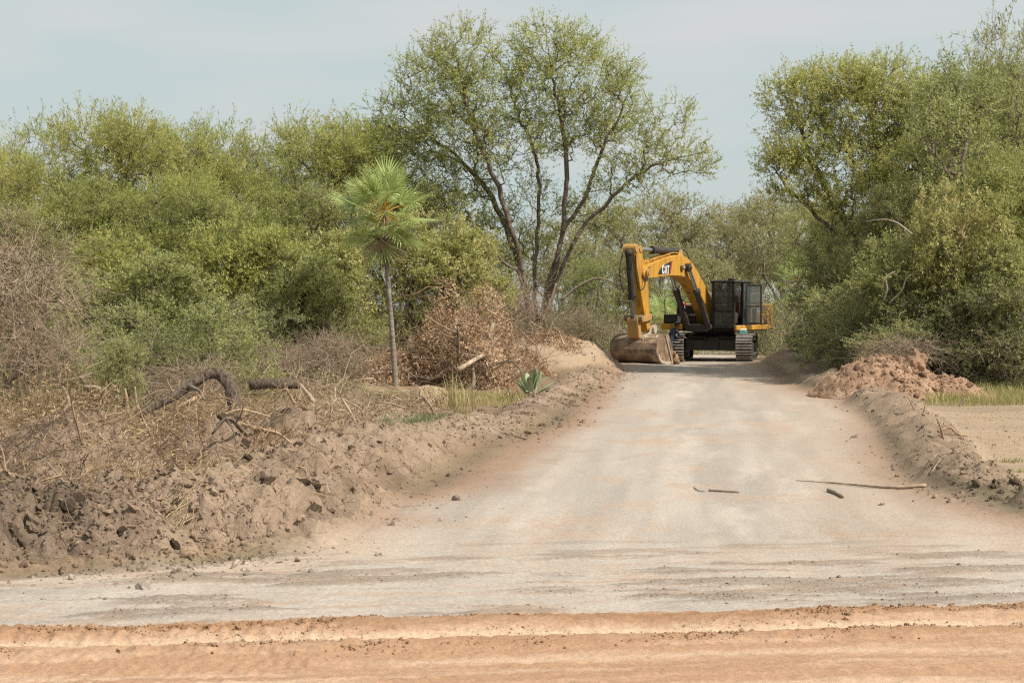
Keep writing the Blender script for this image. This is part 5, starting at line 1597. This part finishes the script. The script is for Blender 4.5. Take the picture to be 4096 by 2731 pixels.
def brush(name, label, spots, n_twig, n_leaf, n_branch, twig_mat, leaf_mat_, branch_mats, L=(.35, 1.1), r=.006, leaf=(.07, .03), br=(.018, .04), up=.15, curl=.35, cat='brush pile', straw=0):
    """spots: (x, y, rx, ry, h) humps of dead branches and leaves lying on the land"""
    o = thing(name, label, cat, (spots[0][0], spots[0][1], gz(spots[0][0], spots[0][1])))
    org = np.array(o.location)
    sp = np.array(spots, float)
    wgt = sp[:, 2] * sp[:, 3]; wgt = wgt / wgt.sum()
    def pick(n, lift):
        i = rng.choice(len(sp), n, p=wgt)
        a = rng.random(n) * 6.283; q = np.sqrt(rng.random(n))
        X = sp[i, 0] + np.cos(a) * q * sp[i, 2]; Y = sp[i, 1] + np.sin(a) * q * sp[i, 3]
        top = sp[i, 4] * np.clip(1 - q ** 2.2, 0, 1) * (.55 + .75 * vnoise(X * 1.7, Y * 1.7, 91))
        Z = heights(X, Y)[0] + top * lift(n)
        return np.stack([X, Y, Z], 1)
    P = pick(n_twig, lambda n: 1 - rng.random(n) ** 1.6 * .9)
    d = rng.normal(size=(n_twig, 3)) * np.array([1, 1, .55]) + np.array([0, 0, up])
    ln = L[0] + (L[1] - L[0]) * rng.random(n_twig) ** 2
    seg = 4
    pts = wander(n_twig, P, d, ln, seg, curl, .06)
    g = Geo(); rr = r * (.5 + 1.1 * rng.random(n_twig) ** 2); tone = rng.random(n_twig)
    for s in range(seg): add_edges(g, pts[s] - org, pts[s + 1] - org, rr * (1 - s * .2), rr * (1 - (s + 1) * .2), 3, tone)
    t = link('twigs', g.mesh(name + '_twigs'), M[twig_mat], o); t['kind'] = 'stuff'
    if n_leaf:
        C = pick(n_leaf, lambda n: 1 - rng.random(n) ** 2 * .9) + rng.normal(size=(n_leaf, 3)) * .04
        gl = Geo()
        cl = vnoise(C[:, 0] * 2.2, C[:, 1] * 2.2 + C[:, 2], 55)
        add_leaves(gl, C - org, rng.normal(size=(n_leaf, 3)), rng.normal(size=(n_leaf, 3)) + np.array([0, -.2, .7]), leaf[0] * (.5 + rng.random(n_leaf)), leaf[1], np.clip(.6 * cl + .45 * rng.random(n_leaf), 0, 1))
        t = link('dry_leaves', gl.mesh(name + '_leaves'), M[leaf_mat_], o); t['kind'] = 'stuff'
    if straw:
        C = pick(straw, lambda n: 1 - rng.random(n) ** 2 * .8)
        ds = rng.normal(size=(straw, 3)) * np.array([1, 1, .5])
        gs = Geo(); add_leaves(gs, C - org, ds, rng.normal(size=(straw, 3)), .10 + .28 * rng.random(straw) ** 2, .010, rng.random(straw))
        t = link('straw', gs.mesh(name + '_straw'), M['straw'], o); t['kind'] = 'stuff'
    B = pick(n_branch, lambda n: .35 + .6 * rng.random(n))
    for i in range(n_branch):
        dd = rng.normal(size=3) * np.array([1, .7, .5]) + np.array([0, 0, .25]); dd /= np.linalg.norm(dd)
        l = rng.uniform(.7, 1.6) * (L[1] / 1.1)
        p0 = B[i] - org - dd * l * .4
        c1 = p0 + dd * l * .35 + rng.normal(size=3) * .12 * l; c2 = p0 + dd * l * .7 + rng.normal(size=3) * .12 * l
        r0 = rng.uniform(*br)
        gm = Geo()
        add_tube(gm, catmull([p0, c1, c2, p0 + dd * l], 12), np.linspace(r0, r0 * .4, 12), 6, True, .2)
        for _ in range(2):                               # side shoots
            t_ = rng.uniform(.3, .9); s0 = p0 + dd * l * t_
            s0 = catmull([p0, c1, c2, p0 + dd * l], 12)[int(t_ * 11)]
            sd = nrm(dd + rng.normal(size=3) * .8)
            add_tube(gm, catmull([s0, s0 + sd * l * .15 + rng.normal(size=3) * .03, s0 + sd * l * .32], 6), np.linspace(r0 * .45, r0 * .15, 6), 5, True)
        link('branch', gm.mesh(name + '_branch', True), M[branch_mats[i % len(branch_mats)]], o)
    return o


brush('brush_pile', 'tangle of dry straw coloured brush heaped on the left soil bank',
      [(-4.6, 17.6, .95, .9, .55), (-3.3, 18.3, .7, .7, .35), (-6.1, 18.6, 1.1, 1.0, .5), (-5.2, 17.4, 1.7, 1.6, .45), (-3.9, 17.0, 1.1, 1.2, .62), (-4.6, 16.0, 1.3, .7, .38), (-3.5, 16.2, .7, .8, .30), (-3.0, 18.6, .6, 1.2, .30), (-4.6, 20.0, 1.4, 1.5, .42), (-3.4, 21.0, 1.2, 2.0, .42), (-6.2, 21, 2, 2, .45)],
      3000, 6000, 30, 'brown_twig', 'straw', ['brown_twig', 'dead_twig', 'bark', 'split'], (.15, .85), .0050, (.06, .020), (.012, .034), .16, .45, straw=7500)
brush('brush_pile', 'low scatter of dry sticks and straw behind the crest of the bank, below the palm',
      [(-2.9, 24.5, 1.0, 2.5, .30), (-3.4, 28.5, 1.5, 2.6, .32), (-2.2, 31.5, 1.4, 2.0, .24), (-4.8, 26, 1.6, 2.4, .35)],
      2300, 3800, 18, 'dead_twig', 'straw', ['dead_twig', 'brown_twig'], (.2, .85), .0065, (.07, .022), (.014, .030), .10, .40, straw=3400)
brush('leafy_brush_pile', 'big heap of felled branches with dry orange brown leaves right of the palm',
      [(-1.6, 45.6, 1.35, 1.3, 2.6), (-.9, 44.4, .9, 1.1, 1.8), (-.8, 46.4, 1.15, 1.2, 2.3), (-3.2, 45.3, 1.1, 1.1, .8)],
      2000, 26000, 34, 'brown_twig', 'dry_leaf', ['bark', 'brown_twig', 'dead_twig', 'bark'], (.5, 1.9), .010, (.085, .045), (.03, .07), .35, .32)
brush('leafy_brush_pile', 'lower heap of dry leafy branches on the pale mound before the tallest tree',
      [(.1, 51.8, 1.2, 1.1, .6), (1.2, 54.4, 1.0, .7, .30), (-.9, 50, 1.2, 1.1, 1.4)],
      800, 6500, 10, 'brown_twig', 'dry_leaf', ['dead_twig', 'brown_twig'], (.5, 1.7), .011, (.085, .045), (.02, .04), .25, .32)
brush('brush_pile', 'grey dead brush at the foot of the wood left of the palm',
      [(-6.2, 37.5, 2.0, 2.0, .75), (-4.6, 39.5, 1.6, 1.6, .8), (-8.6, 35.0, 2.0, 2.0, .7)],
      1500, 4000, 10, 'dead_twig', 'olive', ['twig', 'dead_twig'], (.5, 1.8), .009, (.07, .035), (.015, .030), .45, .28)
brush('brush_pile', 'bank of dull scrub and dead sticks closing the track behind the excavator',
      [(6, 75, 2.2, 1.2, 1.2), (9, 75.5, 2.2, 1.2, 1.1), (12, 74.5, 2.2, 1.3, 1.3), (3.6, 72, 1.8, 1.3, 1.2)],
      1800, 9000, 8, 'dead_twig', 'olive', ['dead_twig', 'twig'], (.4, 1.5), .012, (.09, .05), (.02, .035), .3, .3)
brush('brush_pile', 'dark tangle of dead branches at the foot of the right wood',
      [(11.4, 46.2, 1.8, 1.3, 1.4), (13.3, 45.8, 1.8, 1.3, 1.3), (9.9, 49.5, 1.5, 1.2, 1.5), (15, 46, 1.6, 1.2, 1.4)],
      2200, 7000, 16, 'twig', 'dark', ['twig', 'white_branch', 'bark'], (.5, 2.0), .010, (.08, .045), (.014, .03), .35, .30)

# the arched log and other timber
lg = thing('arched_log', 'thick dark log arching out of the dry brush on the left bank', 'log', tuple(W(213, 400, 20)))
o0 = np.array(lg.location)
arc = [W(136, 414, 19.6) , W(166, 399, 19.8), W(192, 384, 20), W(211, 373.5, 20.1), W(224, 378, 20.1), W(232, 394, 20), W(236, 418, 19.9)]
link('trunk', log_mesh('arched_log', [p - o0 for p in arc], .046, .080), M['log'], lg)
link('side_branch', stick_mesh('log_branch', [W(190, 386, 19.9) - o0, W(200, 391, 19.7) - o0, W(204, 399, 19.6) - o0], .026, .014, 7), M['twig'], lg)


def loose(name, label, cat, pts, r0, r1, mat, k=7, group=None, split=None):
    org = pts[0]
    o = tag(link(name, stick_mesh(name, [np.array(p) - org for p in pts], r0, r1, k), M[mat]), label, cat, group)
    o.location = tuple(org)
    return o


loose('log', 'straight dark log lying level between the arched log and the palm', 'log', [W(250, 384, 27), W(275, 383, 27), W(298, 383, 27.2)], .085, .09, 'log', 10)
loose('splintered_log', 'splintered pale trunk piece leaning at the end of the level log', 'log', [W(314, 402, 26), W(306, 391, 26), W(299, 382, 26.2)], .045, .012, 'dead_twig', 8)
loose('broken_branch', 'bark covered stick leaning upright in front of the arched log', 'branch', [W(158, 455, 18.6), W(152, 436, 18.7), W(144, 421, 18.8), W(139, 407, 18.8)], .022, .010, 'brown_twig')
loose('broken_branch', 'pale bent stick standing in the brush near the left edge', 'branch', [W(58, 462, 17.2), W(50, 450, 17.2), W(45, 443, 17.2), W(42, 432, 17.3)], .022, .008, 'split')
loose('broken_branch', 'thick twisted root lying in the brush below the arched log', 'branch', [W(190, 462, 18.0), W(202, 452, 18.2), W(214, 442, 18.5), W(222, 428, 19)], .035, .018, 'log')
loose('broken_branch', 'pale crooked stick jutting right of the arched log', 'branch', [W(224, 414, 19.5), W(240, 409, 19.6), W(256, 412, 19.8), W(272, 417, 20)], .018, .008, 'split')
loose('broken_branch', 'short pale chip of wood sticking out of the bank crest', 'branch', [W(293, 484, 16.0), W(287, 475, 16.1), W(282, 467, 16.2)], .020, .012, 'split')
loose('broken_branch', 'split pale slab of wood at the left edge on the bank', 'branch', [W(-6, 470, 15.2), W(8, 474, 15.3), W(22, 482, 15.4)], .035, .02, 'split')
loose('broken_branch', 'slim dark stick leaning left of the mid bank', 'branch', [W(67, 500, 15.0), W(71, 492, 15.1), W(75, 484, 15.2)], .014, .007, 'brown_twig')
loose('broken_branch', 'bare stick slanting at the crest below the palm', 'branch', [W(356, 423, 24), W(350, 411, 24.1), W(342, 398, 24.2)], .022, .012, 'dead_twig')
loose('broken_branch', 'long curved bare stick over the brush left of the straw mound', 'branch', [W(322, 404, 26), W(338, 399, 26.2), W(352, 397, 26.4), W(366, 396, 26.6)], .016, .008, 'dead_twig')
loose('broken_branch', 'forked grey twig standing behind the left brush', 'branch', [W(176, 406, 23), W(186, 390, 23), W(194, 380, 23), W(202, 366, 23)], .014, .005, 'dead_twig')
loose('broken_branch', 'splintered upright stub left of the arched log', 'branch', [W(128, 412, 21), W(127, 400, 21), W(125, 388, 21)], .030, .012, 'split')
loose('broken_branch', 'second splintered upright stub beside the arched log', 'branch', [W(138, 410, 21.4), W(136, 398, 21.4), W(135, 386, 21.4)], .024, .008, 'dead_twig')


def ground_stick(name, label, cat, pix, r0, r1, mat, lift=.012):
    pts = []
    for px, py in pix:
        Y = F_PX * CAM_H / (py - HORIZON)
        X = (px - 512) / F_PX * Y
        pts.append(np.array([X, Y, gz(X, Y) + max(r0, .01) * .8 + lift * .3]))
    return loose(name, label, cat, pts, r0, r1, mat)


ground_stick('fallen_branch', 'long thin branch lying across the right of the track', 'branch', [(926, 489), (900, 489), (873, 487), (845, 484), (820, 482), (796, 480)], .022, .005, 'dead_twig')
ground_stick('stick', 'short thick stick below the long branch on the track', 'stick', [(828, 490), (835, 493), (843, 497)], .022, .016, 'dead_twig')
ground_stick('stick', 'dark straight stick lying in the middle of the track', 'stick', [(709, 489), (724, 490), (739, 491)], .014, .010, 'brown_twig')
ground_stick('stick', 'small forked twig left of the straight stick', 'stick', [(694, 486), (699, 489), (705, 490)], .007, .004, 'brown_twig')
ground_stick('stick', 'thin dry stick half sunk in the near right berm edge', 'stick', [(930, 484), (945, 481), (962, 478), (978, 476)], .010, .005, 'dead_twig')
ground_stick('stick', 'little stick lying on the bare edge at the far left of the track', 'stick', [(515, 437), (520, 438), (527, 440)], .014, .008, 'dead_twig')
loose('broken_branch', 'bare stick planted on the crest of the right berm', 'stick', [W(918, 416, 29.6), W(913, 406, 29.7), W(908, 396, 29.8)], .020, .012, 'brown_twig')
loose('broken_branch', 'shorter stub beside the planted stick on the right berm', 'stick', [W(924, 413, 29.6), W(925, 405, 29.6)], .024, .014, 'brown_twig')
loose('broken_branch', 'upright root poking out of the middle of the right berm', 'stick', [W(943, 438, 24.6), W(941, 428, 24.6), W(937, 418, 24.7)], .022, .012, 'brown_twig')
loose('broken_branch', 'crooked root lying over the outer slope of the right berm', 'stick', [W(938, 431, 25), W(950, 427, 25.2), W(958, 434, 25.2), W(968, 435, 25.4)], .020, .012, 'brown_twig')
loose('stake', 'little white stick standing at the right end of the reddish heap', 'stick', [W(938, 413, 34) * 1.0, W(963, 404, 36.5)], .001, .001, 'white_branch') if False else None
loose('stake', 'little white stick slanting at the edge of the green grass', 'stick', [W(959, 406, 36), W(965, 398, 36)], .022, .016, 'white_branch')
# pale snapped branches in the right wood
loose('snapped_branch', 'pale arching branch snapped over in the right wood', 'branch', [W(866, 221, 45), W(884, 219, 44.6), W(898, 223, 44.4), W(912, 234, 44.3)], .010, .026, 'white_branch')
loose('snapped_branch', 'pale bent branch standing in the right wood, left one', 'branch', [W(884, 300, 44.5), W(887, 288, 44.4), W(886, 277, 44.4), W(895, 271, 44.5)], .030, .012, 'white_branch')
loose('snapped_branch', 'pale forked branch standing in the right wood, right one', 'branch', [W(890, 302, 44.6), W(902, 290, 44.4), W(908, 276, 44.4), W(925, 273, 44.6)], .028, .010, 'white_branch')
loose('branch', 'freshly torn orange branch hanging at the foot of the tallest tree', 'branch', [W(541, 322, 60), W(548, 305, 60), W(552, 296, 60), W(556, 283, 60)], .06, .03, 'split')
loose('branch', 'bare grey branch leaning right from the tallest tree foot', 'branch', [W(560, 300, 61), W(580, 285, 61), W(600, 278, 61), W(630, 290, 61)], .07, .02, 'twig')
loose('branch', 'thin bent root arching beside the excavator bucket', 'branch', [W(612, 362, 57), W(608, 352, 57), W(598, 345, 57), W(588, 343, 57)], .03, .012, 'dead_twig')

# weathered fence posts in the scrub
for px, y0, y1, Y, lab in ((612, 360, 338, 71, 'weathered fence post left of the bucket'), (763, 356, 333, 74, 'thin fence post just right of the tracks'), (780, 354, 331, 73, 'fence post right of the excavator before the berm')):
    b = W(px, y0, Y); b[2] = gz(b[0], b[1]) - .1
    h = CAM_H - (y1 - HORIZON) / F_PX * Y - b[2]
    loose('fence_post', lab, 'post', [b, b + np.array([.01, 0, h * .5]), b + np.array([.03, 0, h])], .06, .05, 'dead_twig', 8, 'posts of the old fence')


# ------------------------------------------------------------------ grasses and small plants
def blades(name, label, n, region, h, w, mat, lean=.35, kind_='stuff', cat=None, zf_=None, loc=None):
    X, Y = region(n)
    Z = heights(X, Y)[0] - .01
    g = Geo()
    hh = h[0] + (h[1] - h[0]) * rng.random(n) ** 1.5
    a = rng.random(n) * 6.283
    d = np.stack([np.cos(a) * lean * rng.random(n), np.sin(a) * lean * rng.random(n), np.ones(n)], 1)
    B = np.stack([X, Y, Z], 1)
    s = np.stack([np.cos(a + 1.57), np.sin(a + 1.57), 0 * a], 1) * (w * .5)
    m = B + d * (hh * .55)[:, None]; t = B + d * hh[:, None] + np.stack([np.cos(a), np.sin(a), -.3 + 0 * a], 1) * (hh * lean * .5)[:, None]
    V = np.stack([B - s, B + s, m + s * .8, m - s * .8, t], 1)
    base = np.arange(n)[:, None] * 5
    Q = base + np.array([[0, 1, 2, 3]]); T = base + np.array([[3, 2, 4]])
    if loc is not None: V = V - np.array(loc)
    g.add(V, Q, T, rnd=np.repeat(np.clip(.55 * vnoise(X * 1.3, Y * 1.3, 66) + .5 * rng.random(n), 0, 1), 5))
    o = link(name, g.mesh(name), M[mat])
    return tag(o, label, cat, None, kind_)


def in_px(x0, x1, y0, y1):
    """ground that the picture shows between these columns and rows, evenly per square metre"""
    Ya, Yb = F_PX * CAM_H / (y1 - HORIZON), F_PX * CAM_H / (y0 - HORIZON)
    def f(n):
        Y = np.sqrt(rng.uniform(Ya ** 2, Yb ** 2, n)); return (rng.uniform(x0, x1, n) - 512) / F_PX * Y, Y
    return f


blades('grass', 'green grass in front of the right wood, behind the reddish heap', 24000, in_px(925, 1060, 368, 404), (.06, .34), .012, 'grass')
blades('grass', 'thin green fringe of grass at the foot of the dry leafy heap', 2600, in_px(440, 524, 396, 408), (.05, .22), .010, 'grass')
blades('grass', 'fresh green strip of grass on the crest of the bank beside the straw mound', 4200, (lambda n: (lambda t, e: (-1.9 + 1.0 * t + e * .35, 25.3 + 6.5 * t))(rng.random(n), rng.normal(size=n) * .6)), (.04, .13), .008, 'lawn', .6)
blades('reeds', 'pale green reeds at the left edge behind the dry brush', 2200, in_px(-20, 78, 398, 432), (.20, .75), .022, 'reed', .35)
blades('dry_grass', 'dry grass and stalks under the dead shrubs at the left', 4000, in_px(-10, 350, 374, 402), (.15, .60), .012, 'straw', .6)
blades('dry_grass', 'thin dull grass on the sandy flat at the right edge', 1500, in_px(960, 1050, 400, 470), (.02, .08), .006, 'straw', .9)


def tuft(name, label, px, py, n, h, w, mat, spread, lean, cat='plant'):
    Y = F_PX * CAM_H / (py - HORIZON); X = (px - 512) / F_PX * Y
    o = thing(name, label, cat, (X, Y, gz(X, Y)))
    b = blades('blades', 'x', n, lambda m: (X + rng.normal(size=m) * spread, Y + rng.normal(size=m) * spread), h, w, mat, lean, 'stuff', None, None, tuple(o.location))
    del b['label']
    b.parent = o; b.location = (0, 0, 0)
    return o


tuft('reed_clump', 'tall green reed clump before the dry leafy heap, left bunch', 453, 411, 26, (.60, 1.05), .018, 'grass', .10, .42)
tuft('reed_clump', 'tall green reed clump before the dry leafy heap, right bunch', 464, 412, 26, (.60, 1.0), .018, 'grass', .10, .42)
tuft('grass_tuft', 'small green weed tuft on the sandy flat by the right edge', 1012, 460, 110, (.03, .11), .010, 'grass', .13, .8)
tuft('grass_tuft', 'tiny green weed nearest the right berm on the sandy flat', 997, 473, 40, (.03, .10), .010, 'grass', .05, .8)
tuft('grass_tuft', 'tiny green weed at the right edge of the picture', 1021, 471, 40, (.03, .10), .010, 'grass', .05, .8)
tuft('grass_tuft', 'leafy green weed in the grass right of the reddish heap', 948, 400, 60, (.06, .24), .02, 'bush', .12, .7)
tuft('straw_tuft', 'clump of withered grass rooted in the left bank near the brush', 150, 430, 260, (.15, .50), .008, 'straw', .22, .9, 'dry tuft')
tuft('straw_tuft', 'small withered tuft on the edge of the track below the bank', 391, 475, 90, (.02, .08), .006, 'straw', .10, 1.2, 'dry tuft')
tuft('yellow_plant', 'yellowing leafy stems left of the grey green rosette', 514, 399, 30, (.15, .42), .035, 'straw', .14, .5)

# big straws that slid down the bank
def slid_straw(label, pa, pb, n, spread, Y, dirpx):
    a = rng.random(n)
    g = Geo()
    px = pa[0] + (pb[0] - pa[0]) * a + rng.normal(size=n) * spread; yy = Y[0] + (Y[1] - Y[0]) * a + rng.normal(size=n) * .08
    X = (px - 512) / F_PX * yy
    Z = heights(X, yy)[0] + .015
    d = np.stack([dirpx[0] + rng.normal(size=n) * .35, dirpx[1] + rng.normal(size=n) * .3, dirpx[2] + rng.normal(size=n) * .12], 1)
    add_leaves(g, np.stack([X, yy, Z], 1), d, rng.normal(size=(n, 3)) * .3 + np.array([0, -.5, .8]), .12 + .25 * rng.random(n), .008, rng.random(n) * .5 + .5)
    o = link('loose_straw', g.mesh('loose_straw'), M['straw'])
    tag(o, label, None, None, 'stuff')
slid_straw('pale straws spilling down the front of the left bank', (205, 0), (180, 0), 170, 6, (15.3, 14.5), (-.35, -.7, -.5))
slid_straw('loose straws along the crest of the left bank', (190, 0), (300, 0), 260, 8, (15.4, 18), (.3, -.4, -.1))
slid_straw('loose straws scattered behind the dark clods', (20, 0), (130, 0), 300, 14, (15.6, 15.8), (.3, -.4, -.1))

def bank_litter(label, pts, n_straw, n_root, spread):
    X, Y = along(pts, n_straw, spread)
    Z, rg = heights(X, Y); k_ = rg['bank'] > .05
    X, Y, Z = X[k_], Y[k_], Z[k_]; m = len(X)
    g = Geo()
    a = rng.random(m) * 6.283
    d = np.stack([np.cos(a), np.sin(a), rng.normal(size=m) * .35 - .05], 1)
    add_leaves(g, np.stack([X, Y, Z + .012], 1), d, rng.normal(size=(m, 3)) * .4 + np.array([0, -.4, .8]), .05 + .22 * rng.random(m) ** 2, .0075, rng.random(m))
    o = link('loose_straw', g.mesh('bank_straw'), M['straw']); tag(o, label, None, None, 'stuff')
    X, Y = along(pts, n_root, spread)
    Z, rg = heights(X, Y); k_ = rg['bank'] > .05
    P = np.stack([X, Y, Z - .02], 1)[k_]; m = len(P)
    pp = wander(m, P, rng.normal(size=(m, 3)) * np.array([1, 1, .5]) + np.array([0, -.2, .35]), .12 + .45 * rng.random(m) ** 2, 4, .5, .12)
    g = Geo(); rr = .003 + .006 * rng.random(m) ** 2; tone = rng.random(m)
    for q in range(4): add_edges(g, pp[q], pp[q + 1], rr * (1 - q * .2), rr * (1 - (q + 1) * .2), 3, tone)
    link('roots', g.mesh('bank_roots'), M['brown_twig'], o)
bank_litter('straw and torn roots strewn over the front of the left bank', BANK[0][1:] + BANK[1][:3], 2600, 420, .55)
bank_litter('straw and torn roots strewn along the bank beside the track', BANK[1][1:], 2600, 420, .6)

# straw mound with the fallen palm leaves
Y_ = 35.2
sm = thing('straw_mound', 'pale hump of matted straw with dead palm leaves trailing to its left', 'straw heap', tuple(np.append(W(428, 410, Y_)[:2], gz(W(428, 410, Y_)[0], Y_))))
g = Geo()
V, T = clod_mesh('h', 4, 77, .16)
V = V * np.array([.50, .40, .60]); V[:, 0] += .10 * np.maximum(V[:, 2], -.1) * -1
g.add(V, None, T)
M['straw_mat'] = soil_mat('matted_straw', ((0.33, 0.245, 0.155), (0.47, 0.37, 0.25)), 4.0, 40, 1.0, .03)
link('hump', g.mesh('straw_hump', True), M['straw_mat'], sm)
g = Geo(); m = 3800
i = rng.integers(0, len(V), m)
C = V[i] * 1.01
dn = np.stack([.5 + rng.normal(size=m) * .35, rng.normal(size=m) * .4 - .2, -.9 + rng.normal(size=m) * .3], 1)
add_leaves(g, C, dn, C + rng.normal(size=(m, 3)) * .2, .12 + .16 * rng.random(m), .016, rng.random(m))
o = link('straw', g.mesh('hump_straw'), M['straw'], sm); o['kind'] = 'stuff'
g = Geo(); m = 420
C = np.stack([-.15 - .5 * rng.random(m), rng.normal(size=m) * .25, .04 + .22 * rng.random(m)], 1)
dn = np.stack([-1 + rng.normal(size=m) * .12, rng.normal(size=m) * .2, .12 + rng.normal(size=m) * .14], 1)
add_leaves(g, C, dn, rng.normal(size=(m, 3)) * .4 + np.array([0, -.3, 1]), .5 + .6 * rng.random(m), .024, rng.random(m))
o = link('dead_palm_leaves', g.mesh('trailing_leaves'), M['palm_dead'], sm); o['kind'] = 'stuff'

# grey-green rosette beside the track
Y_ = 37.6
rp = W(531, 403, Y_); rp[2] = gz(rp[0], Y_)
ro = thing('leafy_rosette', 'grey green plant with big fleshy leaves at the track edge', 'plant', tuple(rp))
for i in range(20):
    a = i * 2.4 + rng.random() * .4; el = math.radians(rng.uniform(28, 82)); L = rng.uniform(.34, .56); wd_ = rng.uniform(.055, .085)
    d = np.array([math.cos(a) * math.cos(el), math.sin(a) * math.cos(el), math.sin(el)]); s = np.array([-math.sin(a), math.cos(a), 0])
    u = np.cross(d, s) * -1
    st_ = np.array([math.cos(a) * .10, math.sin(a) * .10, .02 + rng.random() * .22])
    V = []
    for t, w_ in ((0, .35), (.3, .9), (.6, 1.0), (.85, .65), (1, .08)):
        c = st_ + d * L * t - np.array([0, 0, .10 * L * t * t]) 
        V += [c - s * wd_ * w_ - u * 0, c - u * wd_ * .30 * w_, c + s * wd_ * w_]
    Q = []
    for j in range(4): Q += [(j * 3, j * 3 + 1, j * 3 + 4, j * 3 + 3), (j * 3 + 1, j * 3 + 2, j * 3 + 5, j * 3 + 4)]
    g = Geo(); g.add(V, Q, rnd=np.full(15, rng.random()))
    link('leaf', g.mesh('rosette_leaf', True), M['agave'], ro)

# ------------------------------------------------------------------ the reddish soil heap on the right
PX0, PY0 = 8.72, 39.6
def pile_h(x, y):
    e1 = np.clip(1 - (((x - PX0 + .15) / 1.75) ** 2 + ((y - PY0) / 1.5) ** 2) ** .75, 0, 1)
    e2 = np.clip(1 - (((x - PX0 - 1.25) / 1.35) ** 2 + ((y - PY0 + .1) / 1.25) ** 2) ** .6, 0, 1)
    h = np.maximum(1.02 * e1 ** .8, .60 * e2)
    return h + np.clip(h * 4, 0, 1) * (.26 * (billow(x * 1.8, y * 1.8, 201, 5, .58) - .42) + .05 * (billow(x * 8, y * 8, 203, 3, .6) - .4)) - .03
px_ = np.linspace(PX0 - 2.1, PX0 + 2.9, 210); py_ = np.linspace(PY0 - 1.7, PY0 + 1.7, 130)
A, B = np.meshgrid(px_, py_); a, b = A.ravel(), B.ravel()
hh = pile_h(a, b)
base = heights(a, b, False)[0]
edge = np.clip((1.05 - np.maximum(np.abs((a - PX0 - .4) / 2.5), np.abs((b - PY0) / 1.7))) * 8, 0, 1)
zz = np.where(hh > .0, base + hh, base - .10)
i0 = (np.arange(len(py_) - 1)[:, None] * len(px_) + np.arange(len(px_) - 1)[None, :]).ravel()
Q = np.stack([i0, i0 + 1, i0 + len(px_) + 1, i0 + len(px_)], 1)
Q = Q[hh[Q].max(1) > 0]
u, inv = np.unique(Q, return_inverse=True)
n1 = fbm(a * 2, b * 2, 211, 4, .6)[:, None]
colr = np.array([[.320, .205, .135]]) * (1 + .28 * n1) + np.array([[.05, .055, .05]]) * np.clip(n1 * 2 - .2, 0, 1)
po = thing('soil_heap', 'heap of reddish brown soil tipped at the right edge of the track', 'soil heap', (PX0, PY0, gz(PX0, PY0)))
org = np.array(po.location)
link('heap', mesh_from('heap', np.stack([a, b, zz], 1)[u] - org, inv.reshape(-1, 4), None, {'soil': colr[u]}, True), M['soil'], po)
X = rng.normal(size=2200) * .95 + PX0 + .3; Yc = PY0 + rng.normal(size=2200) * .8 - .35
ok = pile_h(X, Yc) > -.02
X, Yc = X[ok], Yc[ok]
cl = scatter_clods('clods', X, Yc, sizes(len(X), .020, .085), M['clod_red'], 'x', lambda x, y: heights(x, y, False)[0] + np.maximum(pile_h(x, y), 0), CL1)
del cl['label']
cl.parent = po; cl.matrix_parent_inverse = Matrix.Translation(-Vector(org))
for i in range(16):
    x = PX0 + rng.normal() * .85 + .15; y = PY0 - abs(rng.normal()) * .6 - .1
    if pile_h(np.array([x]), np.array([y]))[0] < .03: continue
    o = link('soil_clod', big_me[i % 6], None, po)
    o.material_slots[0].link = 'OBJECT'; o.material_slots[0].material = M['lump_red']
    s = rng.uniform(.06, .11)
    o.location = Vector((x, y, float(heights(np.array([x]), np.array([y]), False)[0][0]) + float(pile_h(np.array([x]), np.array([y]))[0]) - s * .15)) - Vector(org)
    o.scale = (s,) * 3; o.rotation_euler = tuple(rng.random(3) * 6)
V, T = clod_mesh('l', 3, 91, .35)
V = V * np.array([.26, .24, .36])
lm = mesh_from('soil_lump', V, None, T, {'rnd': np.full(len(V), .5)}, False)
lp = tag(link('soil_lump', lm, M['clod_red']), 'large angular lump of reddish soil perched on top of the heap', 'soil lump')
lx_ = W(917, 372, 39.3); lp.location = (lx_[0], 39.3, float(heights(lx_[:1], np.array([39.3]), False)[0][0] + pile_h(lx_[:1], np.array([39.3]))[0]) + .06)
lp.rotation_euler = (.1, .25, .5)
